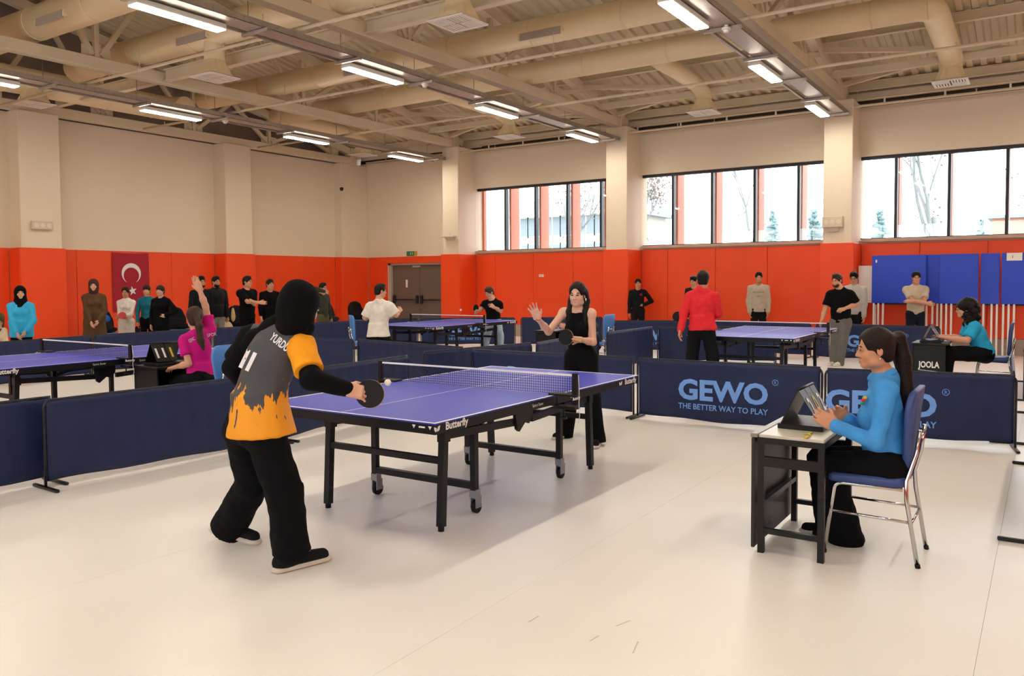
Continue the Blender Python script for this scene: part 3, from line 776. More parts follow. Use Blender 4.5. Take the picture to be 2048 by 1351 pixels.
# ================================================================ umpire desks and score boards
M_desk = mat('black_desk', '0e0e0e', .4, var=.06, scale=4, spec=.35)
M_panel = mat('dark_brown_panel', '1c1a17', .45, var=.08, scale=3)
M_top = mat('pale_desk_top', 'cfc8b8', .3, var=.04, scale=6)
M_yel = mat('yellow_print', 'd9b93a', .5, var=0)
def scoreboard(loc, rz, label, nums):
    t = thing('score_flipper', label, 'scoreboard', loc, rz)
    link('tray', MB().rbox(-.19, .19, -.13, .13, 0, .03, .004), M_desk, t)
    link('back_panel', MB().add([(-.18, .115, .03), (.18, .115, .03), (.18, .02, .235), (-.18, .02, .235), (-.18, .107, .03), (.18, .107, .03), (.18, .012, .235), (-.18, .012, .235)], [(0, 1, 2, 3), (7, 6, 5, 4), (0, 3, 7, 4), (1, 5, 6, 2), (2, 6, 7, 3), (0, 4, 5, 1)]), M_desk, t)
    link('spine', MB().tube([(-.185, .016, .235), (.185, .016, .235)], .009, 8), M_desk, t)
    for k, (x0, x1, tx, mm) in enumerate(nums):
        yb, zb = -.105 + .004 * k, .045
        def q(x, s): return (x, .012 + (yb - .012) * s, .232 + (zb - .232) * s)
        pg = link('page', MB().add([q(x0, 0), q(x1, 0), q(x1, 1), q(x0, 1)] + [(a, b_ + .004, c) for a, b_, c in (q(x0, 0), q(x1, 0), q(x1, 1), q(x0, 1))], [(0, 1, 2, 3), (7, 6, 5, 4), (0, 3, 7, 4), (1, 5, 6, 2), (2, 6, 7, 3), (0, 4, 5, 1)]), M_desk, t)
        dv = np.array([0, yb - .012, zb - .232]); dv /= np.linalg.norm(dv)
        nv = np.cross((1, 0, 0), -dv)
        vs, fs = text_mb(tx, .16, .004)
        o = np.array(q((x0 + x1) / 2, .78)) + nv * .0025
        text_part('digit', tx, .16, mm, pg, o, (1, 0, 0), -dv, bold=.004, fit=None if tx.strip('1') == '' else min(x1 - x0 - .02, .055 * len(tx)))
    return t
# foreground desk
t = thing('umpire_desk', 'small black umpire desk with dark front panel before the girl in blue', 'desk', (.05, -2.46, 0), 0, 'umpire desks')
link('desk_top', MB().rbox(-.38, .38, -.19, .17, .665, .685, .004), M_top, t)
link('top_frame', MB().box(-.385, .385, -.195, -.165, .635, .668).box(-.385, .385, .145, .175, .635, .668).box(-.385, -.355, -.165, .145, .635, .668).box(.355, .385, -.165, .145, .635, .668), M_desk, t)
for x in (-.365, .365):
    for y in (-.175, .155): link('leg', MB().bar((x, y, 0), (x, y, .64), .034, .034), M_desk, t)
    link('side_rail', MB().bar((x, -.17, .53), (x, .15, .53), .03, .055), M_desk, t)
    link('low_rail', MB().bar((x, -.17, .13), (x, .15, .13), .028, .03), M_desk, t)
link('back_rail', MB().bar((-.36, .155, .28), (.36, .155, .28), .028, .03), M_desk, t)
link('front_panel', MB().rbox(-.40, .40, .185, .205, .03, .665, .004), M_panel, t)
link('edge_trim', MB().rbox(-.40, .40, .17, .21, .667, .690, .003), mat('steel_trim', '8b8880', .35, metal=.6), t)
scoreboard((.10, -2.46, .685), 0, 'black flip score board in the hands of the girl in blue', [(-.18, -.06, '2', M_print), (-.05, .06, '0', M_yel), (.07, .18, '2', M_print)])
t = thing('keyring', 'small gold keyring lying on the foreground umpire desk', 'keyring', (-.25, -2.54, .686))
link('ring', MB().tube([(.03 * math.cos(a), .02 * math.sin(a), .004) for a in np.linspace(0, 6.28, 14)], .003, 6), M_yel, t)
link('key', MB().rbox(.03, .12, -.006, .006, .001, .007, .001).rbox(-.10, -.03, -.02, -.005, .001, .007, .001), M_yel, t)
def box_desk(c, rz, label, text, k=1.):
    t = thing('umpire_desk', label, 'desk', (c[0], c[1], 0), rz, 'umpire desks')
    link('desk_top', MB().rbox(-.30 * k, .30 * k, -.22, .22, .66, .69, .005), M_desk, t)
    link('front_panel', MB().rbox(-.29 * k, .29 * k, .19, .205, .03, .66, .003), M_desk, t)
    for s in (-1, 1): link('side_panel', MB().rbox(s * (.30 * k - .02) - .01, s * (.30 * k - .02) + .01, -.20, .19, .03, .66, .003), M_desk, t)
    for sx in (-.27 * k, .27 * k):
        for sy in (-.19, .19): link('leg', MB().bar((sx, sy, 0), (sx, sy, .05), .03, .03), M_desk, t)
    if text:
        text_part('lettering', text, .115, M_print, t, (-.2925, 0, .36), (0, -1, 0), (0, 0, 1), bold=.004, fit=.26)
        link('underline', MB().bar((-.2925, .13, .325), (-.2925, -.14, .305), .002, .006), M_print, t)
    return t
q = at(1863, 720, 11.25); dj = box_desk(q, 0, 'black umpire desk with JOOLA lettering before the curly haired woman', 'JOOLA')
scoreboard((q[0], q[1], .69), 0, 'black flip score board on the JOOLA desk', [(-.18, -.06, '3', M_print), (-.05, .06, '1', M_yel), (.07, .18, '4', M_print)])
q = at(322, 760, 8.75); box_desk(q, 0, 'black umpire desk in front of the girl in magenta', None, .62)
scoreboard((q[0] + .06, q[1] - .02, .69), 0, 'black flip score board reading 11 and 1 before the girl in magenta', [(-.18, -.03, '11', M_print), (-.02, .07, '1', M_yel), (.08, .18, '', M_print)][:2])
q = at(1108, 690, 14.5); box_desk(q, 0, 'black umpire desk half hidden behind the woman in black', None)

# ================================================================ flag, folded boards and papers
M_flag = mat('crimson_flag', 'a3102a', .7, var=.05, scale=6)
fx, fz = 6.33, 2.30
t = thing('wall_flag', 'crimson flag with white crescent and star hanging on the left wall', 'flag', (fx, YL - .058, fz))
b = MB(); nx, nz = 16, 16; vs = []
for sd in (0, 1):
    for i in range(nx + 1):
        for j in range(nz + 1):
            x = -.47 + .94 * i / nx; z = -1.42 * j / nz
            vs.append((x, -.006 * sd - .008 - .006 * math.sin(9 * x + 2 * z), z - (.02 * math.sin(math.pi * i / nx) if j == 0 else 0)))
N = (nx + 1) * (nz + 1)
fs = [(s * N + i * (nz + 1) + j, s * N + (i + 1) * (nz + 1) + j, s * N + (i + 1) * (nz + 1) + j + 1, s * N + i * (nz + 1) + j + 1) for s in (0, 1) for i in range(nx) for j in range(nz)]
b.add(vs, fs, True); link('cloth', b, M_flag, t)
cz = -.50; cr = []
for k in range(41):
    a = math.radians(-62 + 304 * k / 40); cr.append((.245 * math.cos(a), cz + .245 * math.sin(a)))
a0 = math.atan2(cr[-1][1] - (cz - .055), cr[-1][0]); a1 = math.atan2(cr[0][1] - (cz - .055), cr[0][0])
if a0 < a1: a0 += 2 * math.pi
for k in range(1, 40):
    a = a0 + (a1 - a0) * k / 40; cr.append((.195 * math.cos(a), cz - .055 + .195 * math.sin(a)))
m = 41; n2 = len(cr)
vv = [(x, -.024 - .004 * math.sin(9 * x + 2 * z), z) for x, z in cr]
ff = []
inner = list(range(n2 - 1, 40, -1))
for k in range(40):
    i0 = inner[min(max(k - 1, 0), len(inner) - 1)] if k else None
    i1 = inner[min(k, len(inner) - 1)]
    ff.append((k, k + 1, i1) if i0 is None else ((k, k + 1, i1, i0) if i0 != i1 else (k, k + 1, i1)))
b = MB(); b.add(vv, ff); link('crescent', b, M_print, t)
st = []
for k in range(10):
    a = math.radians(100 + 36 * k); r = .118 if k % 2 == 0 else .046; st.append((.02 + r * math.cos(a), -.92 + r * math.sin(a)))
vv = [(x, -.024, z) for x, z in st] + [(.02, -.024, -.92)]
b = MB(); b.add(vv, [(k, (k + 1) % 10, 10) for k in range(10)]); link('star', b, M_print, t)

M_fold = mat('blue_board', '123fc4', .4, var=.05, scale=2)
FB = [(-.53, -1.56, 13.62, 'leftmost blue folded table board, with a small white mark'), (-1.50, -1.80, 13.74, 'narrow blue folded board behind the leftmost one'),
      (-1.80, -2.49, 13.64, 'blue folded board beside the man with crossed arms'), (-2.52, -2.85, 13.70, 'narrow blue folded board left of the paper sign'),
      (-2.88, -3.75, 13.64, 'blue folded board carrying a white paper sign')]
for i, (a, b_, x, lb) in enumerate(FB):
    t = thing('folded_table', lb, 'folded table', (x, (a + b_) / 2, 0), 0, 'blue folded tables by the window wall')
    hw = (a - b_) / 2
    link('board', MB().rbox(-.03, .03, -hw, hw, 1.05, 2.05, .005), M_fold, t)
    link('board_frame', MB().rbox(.03, .06, -hw + .03, hw - .03, 1.02, 1.10, .003), M_blk, t)
    for k in range(3 if hw > .3 else 2):
        y = hw - .04 - k * .09 if i % 2 == 0 else -hw + .04 + k * .09
        link('leg', MB().rbox(-.018, .018, y - .018, y + .018, 0, 1.05, .003), M_white, t)
    link('leg', MB().rbox(-.018, .018, (-hw + .05 if i % 2 == 0 else hw - .06) - .018, (-hw + .05 if i % 2 == 0 else hw - .06) + .018, 0, 1.05, .003), M_white, t)
    if i == 0: link('sticker', MB().box(-.032, -.03, hw - .10, hw - .07, 1.90, 1.96), M_print, t)
t = thing('white_board', 'plain white board leaning between the orange pillar and the blue boards', 'board', (13.80, -.41, 0))
link('panel', MB().rbox(-.02, .02, -.22, .18, 1.05, 1.84, .004), M_white, t)
for y in (-.16, .12): link('leg', MB().rbox(-.018, .018, y - .018, y + .018, 0, 1.05, .003), M_white, t)
t = thing('paper_sign', 'white paper with a handwritten 1 on the blue board', 'paper', onx(2029, 513, 13.60))
link('sheet', MB().rbox(-.004, 0, -.13, .13, -.075, .075, .001), M_white, t)
text_part('handwriting', '1', .09, M_blk, t, (-.0055, .03, -.03), (0, -1, 0), (0, 0, 1))

# ================================================================ bats and balls
M_wood = mat('bat_wood', 'c79a63', .5, var=.1, scale=20)
M_redr = mat('red_rubber', 'b8242c', .45, var=.04)
M_ball = mat('white_ball', 'f4efe8', .35, var=0)
def bat(label, c, nrm, hdl, front=None, scale=1.):
    nrm = np.array(nrm, float); nrm /= np.linalg.norm(nrm); h = np.array(hdl, float); h -= nrm * (h @ nrm); h /= np.linalg.norm(h); sd = np.cross(h, nrm)
    t = thing('table_tennis_bat', label, 'bat', c)
    def P(x, y, z): return tuple(sd * x * scale + h * y * scale + nrm * z * scale)
    def blade(z0, z1, r):
        b = MB(); n = 32
        o = [(r * .97 * math.cos(2 * math.pi * k / n), r * 1.03 * math.sin(2 * math.pi * k / n)) for k in range(n)]
        b.add([P(x, y, z0) for x, y in o] + [P(x, y, z1) for x, y in o], [tuple(range(n))[::-1], tuple(range(n, 2 * n))] + [(k, (k + 1) % n, n + (k + 1) % n, n + k) for k in range(n)])
        return b
    link('blade', blade(-.003, .003, .0785), M_wood, t)
    link('rubber', blade(.003, .0068, .0775), front or M_rub, t)
    link('rubber', blade(-.0068, -.003, .0775), M_redr if (front is None) else M_rub, t)
    link('handle', MB().tube([np.array(P(0, .07, 0)), np.array(P(0, .10, 0)), np.array(P(0, .165, 0)), np.array(P(0, .175, 0))], [.010, .0125, .0155, .013], 10), M_wood, t)
    return t
def ball(c, label):
    t = thing('table_tennis_ball', label, 'ball', c)
    b = MB(); n = 16; m_ = 10; vs = []
    for i in range(m_ + 1):
        a = math.pi * i / m_
        for k in range(n): vs.append((.02 * math.sin(a) * math.cos(2 * math.pi * k / n), .02 * math.sin(a) * math.sin(2 * math.pi * k / n), .02 * math.cos(a)))
    b.add(vs, [(i * n + k, i * n + (k + 1) % n, (i + 1) * n + (k + 1) % n, (i + 1) * n + k) for i in range(m_) for k in range(n)], True)
    link('shell', b, M_ball, t)
ball(at(775.5, 764.5, 4.72), 'white ball in the air before the foreground player')
ball(at(921.5, 619.5, 15.6), 'white ball in the air over the table of the V-neck player')
q = onz(345, 692, .7675); bat('red bat lying on the table in front of the girl in magenta', (q[0], q[1], .7680), (0, 0, 1), (1, .5, 0), M_redr)

# ================================================================ soft bodies: distance fields turned into one smooth mesh
def nrm(v):
    v = np.array(v, float); return v / (np.linalg.norm(v) + 1e-9)
class Sdf:
    def __init__(s, vox): s.vox = vox; s.ops = []
    def cone(s, a, b, ra, rb, k=.02, n=None, sq=1., flat=False, op='u'):
        s.ops.append(('cone', op, k, (np.array(a, float), np.array(b, float), ra, rb, None if n is None else nrm(n), sq, flat))); return s
    def chain(s, pts, rs, k=.02, n=None, sq=1.):
        for i in range(len(pts) - 1): s.cone(pts[i], pts[i + 1], rs[i], rs[i + 1], k, n, sq)
        return s
    def ell(s, c, r, R=None, k=.02, op='u'):
        s.ops.append(('ell', op, k, (np.array(c, float), np.array(r, float), np.eye(3) if R is None else np.array(R, float)))); return s
    def box(s, c, h, R=None, rad=.01, k=.02, op='u'):
        s.ops.append(('box', op, k, (np.array(c, float), np.array(h, float), np.eye(3) if R is None else np.array(R, float), rad))); return s
    def cut(s, o, n): s.ops.append(('cut', 'x', 0, (np.array(o, float), nrm(n)))); return s
    def _bb(s, kind, p):
        if kind == 'cone':
            a, b, ra, rb = p[:4]; r = max(ra, rb) * max(1., p[5]); return np.minimum(a, b) - r, np.maximum(a, b) + r
        if kind == 'ell': r = max(p[1]); return p[0] - r, p[0] + r
        r = np.linalg.norm(p[1]) + p[3]; return p[0] - r, p[0] + r
    def mesh(s, name, fold=0., fscale=1., seed=0, origin=(0, 0, 0)):
        vox = s.vox
        bbs = [s._bb(k, p) for k, op, _, p in s.ops if k != 'cut' and op == 'u']
        lo = np.min([b[0] for b in bbs], 0) - 4 * vox - .02; hi = np.max([b[1] for b in bbs], 0) + 4 * vox + .02
        n = np.ceil((hi - lo) / vox).astype(int) + 1
        ax = [(lo[i] + vox * np.arange(n[i])).astype(np.float32) for i in range(3)]
        g = np.full(tuple(n), .5, np.float32)
        for kind, op, k, p in s.ops:
            if kind == 'cut':
                o, nn = p
                d = ((ax[0] - o[0]) * nn[0])[:, None, None] + ((ax[1] - o[1]) * nn[1])[None, :, None] + ((ax[2] - o[2]) * nn[2])[None, None, :]
                np.maximum(g, d.astype(np.float32), out=g); continue
            b0, b1 = s._bb(kind, p); m = k + 2.5 * vox
            i0 = np.clip(np.floor((b0 - m - lo) / vox).astype(int), 0, n - 1); i1 = np.clip(np.ceil((b1 + m - lo) / vox).astype(int) + 1, 1, n)
            sl = tuple(slice(i0[i], i1[i]) for i in range(3))
            X = ax[0][sl[0]][:, None, None]; Y = ax[1][sl[1]][None, :, None]; Z = ax[2][sl[2]][None, None, :]
            if kind == 'cone':
                a, b, ra, rb, nv, sq, flat = p
                ab = b - a; L2 = float(ab @ ab) + 1e-12
                dx, dy, dz = X - np.float32(a[0]), Y - np.float32(a[1]), Z - np.float32(a[2])
                t = (dx * np.float32(ab[0]) + dy * np.float32(ab[1]) + dz * np.float32(ab[2])) / np.float32(L2)
                tc = np.clip(t, 0, 1); tt = t if flat else tc
                qx, qy, qz = dx - tt * np.float32(ab[0]), dy - tt * np.float32(ab[1]), dz - tt * np.float32(ab[2])
                l2 = qx * qx + qy * qy + qz * qz
                if nv is not None and sq != 1.:
                    cc = qx * np.float32(nv[0]) + qy * np.float32(nv[1]) + qz * np.float32(nv[2]); l2 = l2 + cc * cc * np.float32(1 / sq ** 2 - 1)
                d = np.sqrt(l2) - (ra + (rb - ra) * tc)
                if flat:
                    L = math.sqrt(L2); d = np.maximum(d, np.maximum(-t * L, (t - 1) * L))
            elif kind == 'ell':
                c, r, R = p
                dx, dy, dz = X - c[0], Y - c[1], Z - c[2]
                q = [(dx * R[0][i] + dy * R[1][i] + dz * R[2][i]) for i in range(3)]
                k0 = np.sqrt(sum((q[i] / r[i]) ** 2 for i in range(3))); k1 = np.sqrt(sum((q[i] / r[i] ** 2) ** 2 for i in range(3))) + 1e-6
                d = k0 * (k0 - 1) / k1
            else:
                c, h, R, rad = p
                dx, dy, dz = X - c[0], Y - c[1], Z - c[2]
                q = [np.abs(dx * R[0][i] + dy * R[1][i] + dz * R[2][i]) - h[i] for i in range(3)]
                d = np.sqrt(sum(np.maximum(v, 0) ** 2 for v in q)) + np.minimum(np.maximum(np.maximum(q[0], q[1]), q[2]), 0) - rad
            d = d.astype(np.float32); A = g[sl]
            if op == 'u':
                h = np.maximum(k - np.abs(A - d), 0); g[sl] = np.minimum(A, d) - h * h / (4 * k)
            else:
                d = -d; h = np.maximum(k - np.abs(A - d), 0); g[sl] = np.maximum(A, d) + h * h / (4 * k)
        ins = g < 0
        st = np.array([n[1] * n[2], n[2], 1])
        ids = []; pos = []; quads = []
        gf = g.reshape(-1)
        for axi in range(3):
            sa = [slice(None)] * 3; sb = [slice(None)] * 3; sa[axi] = slice(0, -1); sb[axi] = slice(1, None)
            A = ins[tuple(sa)]; B = ins[tuple(sb)]
            I = np.argwhere(A != B)
            o1, o2 = [j for j in range(3) if j != axi]
            I = I[(I[:, o1] > 0) & (I[:, o2] > 0) & (I[:, o1] < n[o1] - 1) & (I[:, o2] < n[o2] - 1)]
            f0 = I @ st; v0 = gf[f0]; v1 = gf[f0 + st[axi]]
            P = I.astype(np.float64); P[:, axi] += v0 / (v0 - v1)
            c00 = f0 - st[o1] - st[o2]; c10 = f0 - st[o2]; c11 = f0; c01 = f0 - st[o1]
            q = np.stack([c00, c10, c11, c01], 1)
            fl = (v0 < 0) == (axi == 1)
            q[fl] = q[fl][:, ::-1]
            quads.append(q); 
            for c in (c00, c10, c11, c01): ids.append(c); pos.append(P)
        ids = np.concatenate(ids); pos = np.concatenate(pos)
        u, inv = np.unique(ids, return_inverse=True)
        cnt = np.bincount(inv)
        V = np.stack([np.bincount(inv, pos[:, i]) / cnt for i in range(3)], 1) * vox + lo
        Q = np.searchsorted(u, np.concatenate(quads))
        if fold:
            # soft cloth folds: shift along an approximate normal
            e1 = V[Q[:, 2]] - V[Q[:, 0]]; e2 = V[Q[:, 3]] - V[Q[:, 1]]; fn = np.cross(e1, e2)
            N = np.zeros_like(V)
            for k in range(4):
                for i in range(3): N[:, i] += np.bincount(Q[:, k], fn[:, i], minlength=len(V))
            N /= np.linalg.norm(N, axis=1)[:, None] + 1e-9
            rs = np.random.RandomState(seed); w = np.zeros(len(V))
            for j in range(7):
                kv = rs.normal(size=3) * np.array([1, 1, .75]) * (11 + 6 * j) * fscale
                w += np.sin(V @ kv + rs.uniform(0, 6.28) + 1.3 * np.sin(V @ (rs.normal(size=3) * 9))) / (1 + .45 * j)
            V = V + N * (fold * (np.tanh(w * .7) * .8 + .45))[:, None]
        V = V - np.array(origin)
        me = bpy.data.meshes.new(name)
        me.vertices.add(len(V)); me.vertices.foreach_set('co', V.astype(np.float32).ravel())
        me.loops.add(Q.size); me.loops.foreach_set('vertex_index', Q.ravel().astype(np.int32))
        me.polygons.add(len(Q)); me.polygons.foreach_set('loop_start', np.arange(0, Q.size, 4, dtype=np.int32))
        me.polygons.foreach_set('use_smooth', np.ones(len(Q), bool))
        me.update(calc_edges=True); me.validate()
        return me

# ================================================================ people
M_eyew = mat('eye_white', 'c4b9ae', .3, var=0)
M_iris = mat('dark_iris', '1c120d', .2, var=0)
def skin(h): return mat('skin_' + h, h, .5, var=.05, scale=30, spec=.35)
def cloth(h, rough=.85, **kw): return mat('cloth_' + h, h, rough, var=.08, scale=14, bump=.08, bscale=320, spec=.12, **kw)
def hairm(h): return mat('hair_' + h, h, .5, var=.22, scale=45, bump=.4, bscale=150, spec=.22)
def ik(a, b, l1, l2, pole):
    a, b, pole = np.array(a, float), np.array(b, float), np.array(pole, float)
    d = b - a; L = np.linalg.norm(d); L = min(L, (l1 + l2) * .998); d = nrm(d)
    x = (l1 * l1 - l2 * l2 + L * L) / (2 * L); h = math.sqrt(max(l1 * l1 - x * x, 0))
    p = pole - d * (pole @ d); p = nrm(p)
    return a + d * x + p * h, a + d * L
CF = nrm([FWD[0], FWD[1], 0]); CR = nrm([RGT[0], RGT[1], 0])
def facing(a):
    """unit heading: 0 = towards the camera, 90 = towards image right, 180 = away"""
    a = math.radians(a); return -CF * math.cos(a) + CR * math.sin(a)
def frame(fwd, pitch=0., roll=0.):
    f = nrm(fwd); r = nrm(np.cross(f, (0, 0, 1))); u = np.cross(r, f)
    p = math.radians(pitch); f2 = f * math.cos(p) + u * math.sin(p); u2 = np.cross(r, f2)
    q = math.radians(roll); r2 = r * math.cos(q) + u2 * math.sin(q); u3 = np.cross(r2, f2)
    return np.stack([r2, f2, u3], 1)          # columns: right, forward, up
def stand(B, h, face, handL=None, handR=None, poleL=(-.6, -.6, -.3), poleR=(.6, -.6, -.3), look=None, pitch=0., wide=1., lean=0., legs=.055):
    """joints of a standing figure; hands in the body frame (right, forward, up) as fractions of the height"""
    f = facing(face); r = nrm(np.cross(f, (0, 0, 1))); B = np.array([B[0], B[1], 0.])
    def W(x, y, z): return B + (r * x + f * y + np.array([0, 0, 1.]) * z) * h
    J = dict(h=h, f=f, r=r)
    ly = lean
    J['pel'] = W(0, 0, .53); J['che'] = W(0, ly * .6, .735); J['nk'] = W(0, ly * .9 - .008, .835); J['hd'] = W(0, ly * 1.1 + .015, .932)
    for s, S in ((-1, 'L'), (1, 'R')):
        J['s' + S] = W(s * .104 * wide, ly * .85 - .005, .798 if wide >= 1 else .788); J['h' + S] = W(s * .05, 0, .51); J['k' + S] = W(s * legs * 1.05, .012, .28); J['a' + S] = W(s * legs * 1.2, -.01, .045)
        hd = handL if S == 'L' else handR; pl = poleL if S == 'L' else poleR
        if hd is None: hd = (s * .135 * wide, .03, .475)
        p = r * pl[0] + f * pl[1] + np.array([0, 0, 1.]) * pl[2]
        J['e' + S], J['w' + S] = ik(J['s' + S], W(*hd), .172 * h, .150 * h, p)
    J['R'] = frame(facing(face if look is None else look), pitch)
    return J
def from_px(D, h, face, look=None, pitch=0., roll=0., **kw):
    """joints given as (px, py, depth offset) seen in the photograph, each at its own distance"""
    J = dict(h=h, f=facing(face)); J['r'] = nrm(np.cross(J['f'], (0, 0, 1)))
    for k, v in kw.items(): J[k] = at(v[0], v[1], D + v[2])
    if 'pel' not in J: J['pel'] = (J['hL'] + J['hR']) / 2 + np.array([0, 0, .03])
    if 'che' not in J: J['che'] = (J['sL'] + J['sR']) / 2 * .72 + J['pel'] * .28
    J['R'] = frame(facing(face if look is None else look), pitch, roll)
    return J
def hand(S, w, d, pn, side, s=1., curl=.35, spread=.12):
    """palm, four bent fingers of unequal length and a thumb; d = pointing, pn = palm normal, side = +1/-1 where the thumb sits"""
    d = nrm(d); pn = nrm(np.array(pn) - d * (np.array(pn) @ d)); ac = np.cross(pn, d) * side
    R = np.stack([ac, d, pn], 1); w = np.array(w, float)
    S.box(w + d * .048 * s, (np.array([.034, .040, .006])) * s, R, .008 * s, k=.012 * s)
    S.cone(w - d * .012 * s, w + d * .03 * s, .024 * s, .026 * s, .02 * s, pn, .72)
    for i, (o, L) in enumerate(((.029, .066), (.010, .076), (-.010, .071), (-.029, .056))):
        b = w + d * (.088 - .004 * abs(i - 1)) * s + ac * o * s
        dd = nrm(d + ac * (spread * (1.3 - i) * .8)); p = b; ang = 0
        for j, fr in enumerate((.42, .33, .25)):
            ang += curl * (1. if j else .8); v = dd * math.cos(ang) + pn * math.sin(ang)
            q = p + v * L * fr * s * 1.05; S.cone(p, q, (.0092 - .0009 * j) * s, (.0084 - .0009 * j) * s, .004 * s); p = q
    b = w + d * .022 * s + ac * .030 * s; v = nrm(d * .75 + ac * .75 + pn * .25); q = b + v * .036 * s; S.cone(b, q, .0125 * s, .0105 * s, .01 * s)
    v2 = nrm(d * .95 + ac * .35 + pn * (.25 + curl * .5)); S.cone(q, q + v2 * .03 * s, .0102 * s, .0085 * s, .005 * s)
def head_sdf(S, c, R, s=1., fem=False):
    def W(x, y, z): return np.array(c) + R @ (np.array([x, y, z]) * s)
    k = .02 * s
    S.ell(W(0, -.012, .036), np.array([.073, .090, .082]) * s, R, k)
    S.ell(W(0, .022, -.028), np.array([.057, .066, .080]) * s, R, .03 * s)
    S.ell(W(0, .066, -.088), np.array([.025 if fem else .030, .022, .020]) * s, R, .030 * s)
    for q in (-1, 1):
        S.ell(W(q * .034, .056, -.028), np.array([.026, .026, .028]) * s, R, .02 * s)
        S.ell(W(q * .045, .012, -.072), np.array([.02, .035, .02]) * s, R, .03 * s)
    S.cone(W(-.034, .078, .020), W(.034, .078, .020), .010 * s, .010 * s, .016 * s)
    for q in (-1, 1): S.ell(W(q * .031, .100, .006), np.array([.019, .016, .0105]) * s, R, .012 * s, op='s')
    S.cone(W(0, .085, .012), W(0, .104, -.024), .0075 * s, .0110 * s, .012 * s)
    for q in (-1, 1): S.ell(W(q * .012, .095, -.029), np.array([.009, .011, .008]) * s, R, .008 * s)
    S.ell(W(0, .084, -.058), np.array([.021, .011, .006]) * s, R, .008 * s); S.ell(W(0, .082, -.068), np.array([.018, .011, .0065]) * s, R, .008 * s)
    for q in (-1, 1):
        S.ell(W(q * .076, -.006, -.004), np.array([.008, .019, .031]) * s, R, .008 * s); S.ell(W(q * .083, -.001, -.004), np.array([.006, .010, .018]) * s, R, .005 * s, op='s')
_face = {}
def uv_ball(r, n=12, m=8):
    b = MB(); vs = [(r[0] * math.sin(math.pi * i / m) * math.cos(2 * math.pi * k / n), r[1] * math.sin(math.pi * i / m) * math.sin(2 * math.pi * k / n), r[2] * math.cos(math.pi * i / m)) for i in range(m + 1) for k in range(n)]
    b.add(vs, [(i * n + k, i * n + (k + 1) % n, (i + 1) * n + (k + 1) % n, (i + 1) * n + k) for i in range(m) for k in range(n)], True); return b
def face_parts(root, loc0, c, R, s, brow, lip, beard=None):
    if not _face:
        _face['eye'] = uv_ball((.0118, .0095, .0052)).mesh('eye'); _face['iris'] = uv_ball((.0070, .004, .0054), 10, 6).mesh('iris')
        b = MB()
        b.tube([(-.020, -.006, -.003), (-.008, .001, .003), (.006, .002, .004), (.019, -.004, -.001)], [.0022, .0042, .0040, .0018], 6); _face['brow'] = b.mesh('eyebrow')
        _face['lash'] = MB().tube([(-.0135, -.004, -.002), (-.007, .002, .0035), (.0, .0035, .0052), (.007, .002, .0038), (.0145, -.005, -.001)], [.0008, .0016, .0019, .0016, .0008], 6).mesh('eyelashes')
        _face['lips'] = MB().tube([(-.021, -.009, .001), (-.010, 0, .003), (0, .003, .001), (.010, 0, .003), (.021, -.009, .001)], [.002, .0048, .0052, .0048, .002], 8).tube([(-.018, -.008, -.003), (0, .002, -.008), (.018, -.008, -.003)], [.002, .0055, .002], 8).mesh('lips')
    def place(name, me, m, p, flip=1.):
        o = link(name, me, None, root)
        M = np.eye(4); M[:3, :3] = R * s; M[:3, 0] *= flip; M[:3, 3] = np.array(c) + R @ (np.array(p) * s) - loc0
        o.matrix_local = Matrix(M.tolist())
        if not len(me.materials): me.materials.append(m)
        o.material_slots[0].link = 'OBJECT'; o.material_slots[0].material = m
        return o
    for q in (-1, 1):
        place('eye', _face['eye'], M_eyew, (q * .031, .0835, .006)); place('iris', _face['iris'], M_iris, (q * .031, .0912, .006))
        place('eyelashes', _face['lash'], M_iris, (q * .031, .0895, .0065), q)
        place('eyebrow', _face['brow'], brow, (q * .033, .089, .026), q)
    place('lips', _face['lips'], lip, (0, .0888, -.0615))
def hair_sdf(vox, c, R, s, style):
    S = Sdf(vox)
    def W(x, y, z): return np.array(c) + R @ (np.array([x, y, z]) * s)
    if style in ('short', 'fade', 'long', 'pony', 'bangs', 'half'):
        g = .010 if style in ('short', 'fade') else .013
        S.ell(W(0, -.014, .040), np.array([.073 + g, .090 + g, .082 + g]) * s, R, .01)
        S.ell(W(0, -.048, -.030), np.array([.066, .056, .066]) * s, R, .03)
        if style in ('short', 'fade'):
            S.ell(W(0, .030, .106), np.array([.056, .056, .026]) * s, R, .03)
            S.ell(W(0, .108, -.040), np.array([.070, .078, .100]) * s, R, .012, op='s')       # face
            S.box(W(0, .0, -.150), np.array([.14, .14, .060]) * s, R, .02, .012, op='s')    # nape
            if style == 'fade':
                for q in (-1, 1): S.ell(W(q * .096, .0, -.045), np.array([.014, .07, .05]) * s, R, .012, op='s')
            for q in (-1, 1): S.ell(W(q * .085, -.002, -.012), np.array([.022, .026, .036]) * s, R, .008, op='s')
        else:
            S.ell(W(0, .108, -.020 if style != 'bangs' else -.045), np.array([.069, .078, .106 if style != 'bangs' else .09]) * s, R, .010, op='s')
            if style in ('pony', 'half'):
                for q in (-1, 1): S.ell(W(q * .088, .058, -.036), np.array([.036, .056, .075]) * s, R, .010, op='s')
                S.box(W(0, .02, -.160), np.array([.14, .10, .060]) * s, R, .02, .012, op='s')
            if style == 'bangs': S.ell(W(0, .085, .055), np.array([.052, .020, .030]) * s, R, .012)
    return S, W
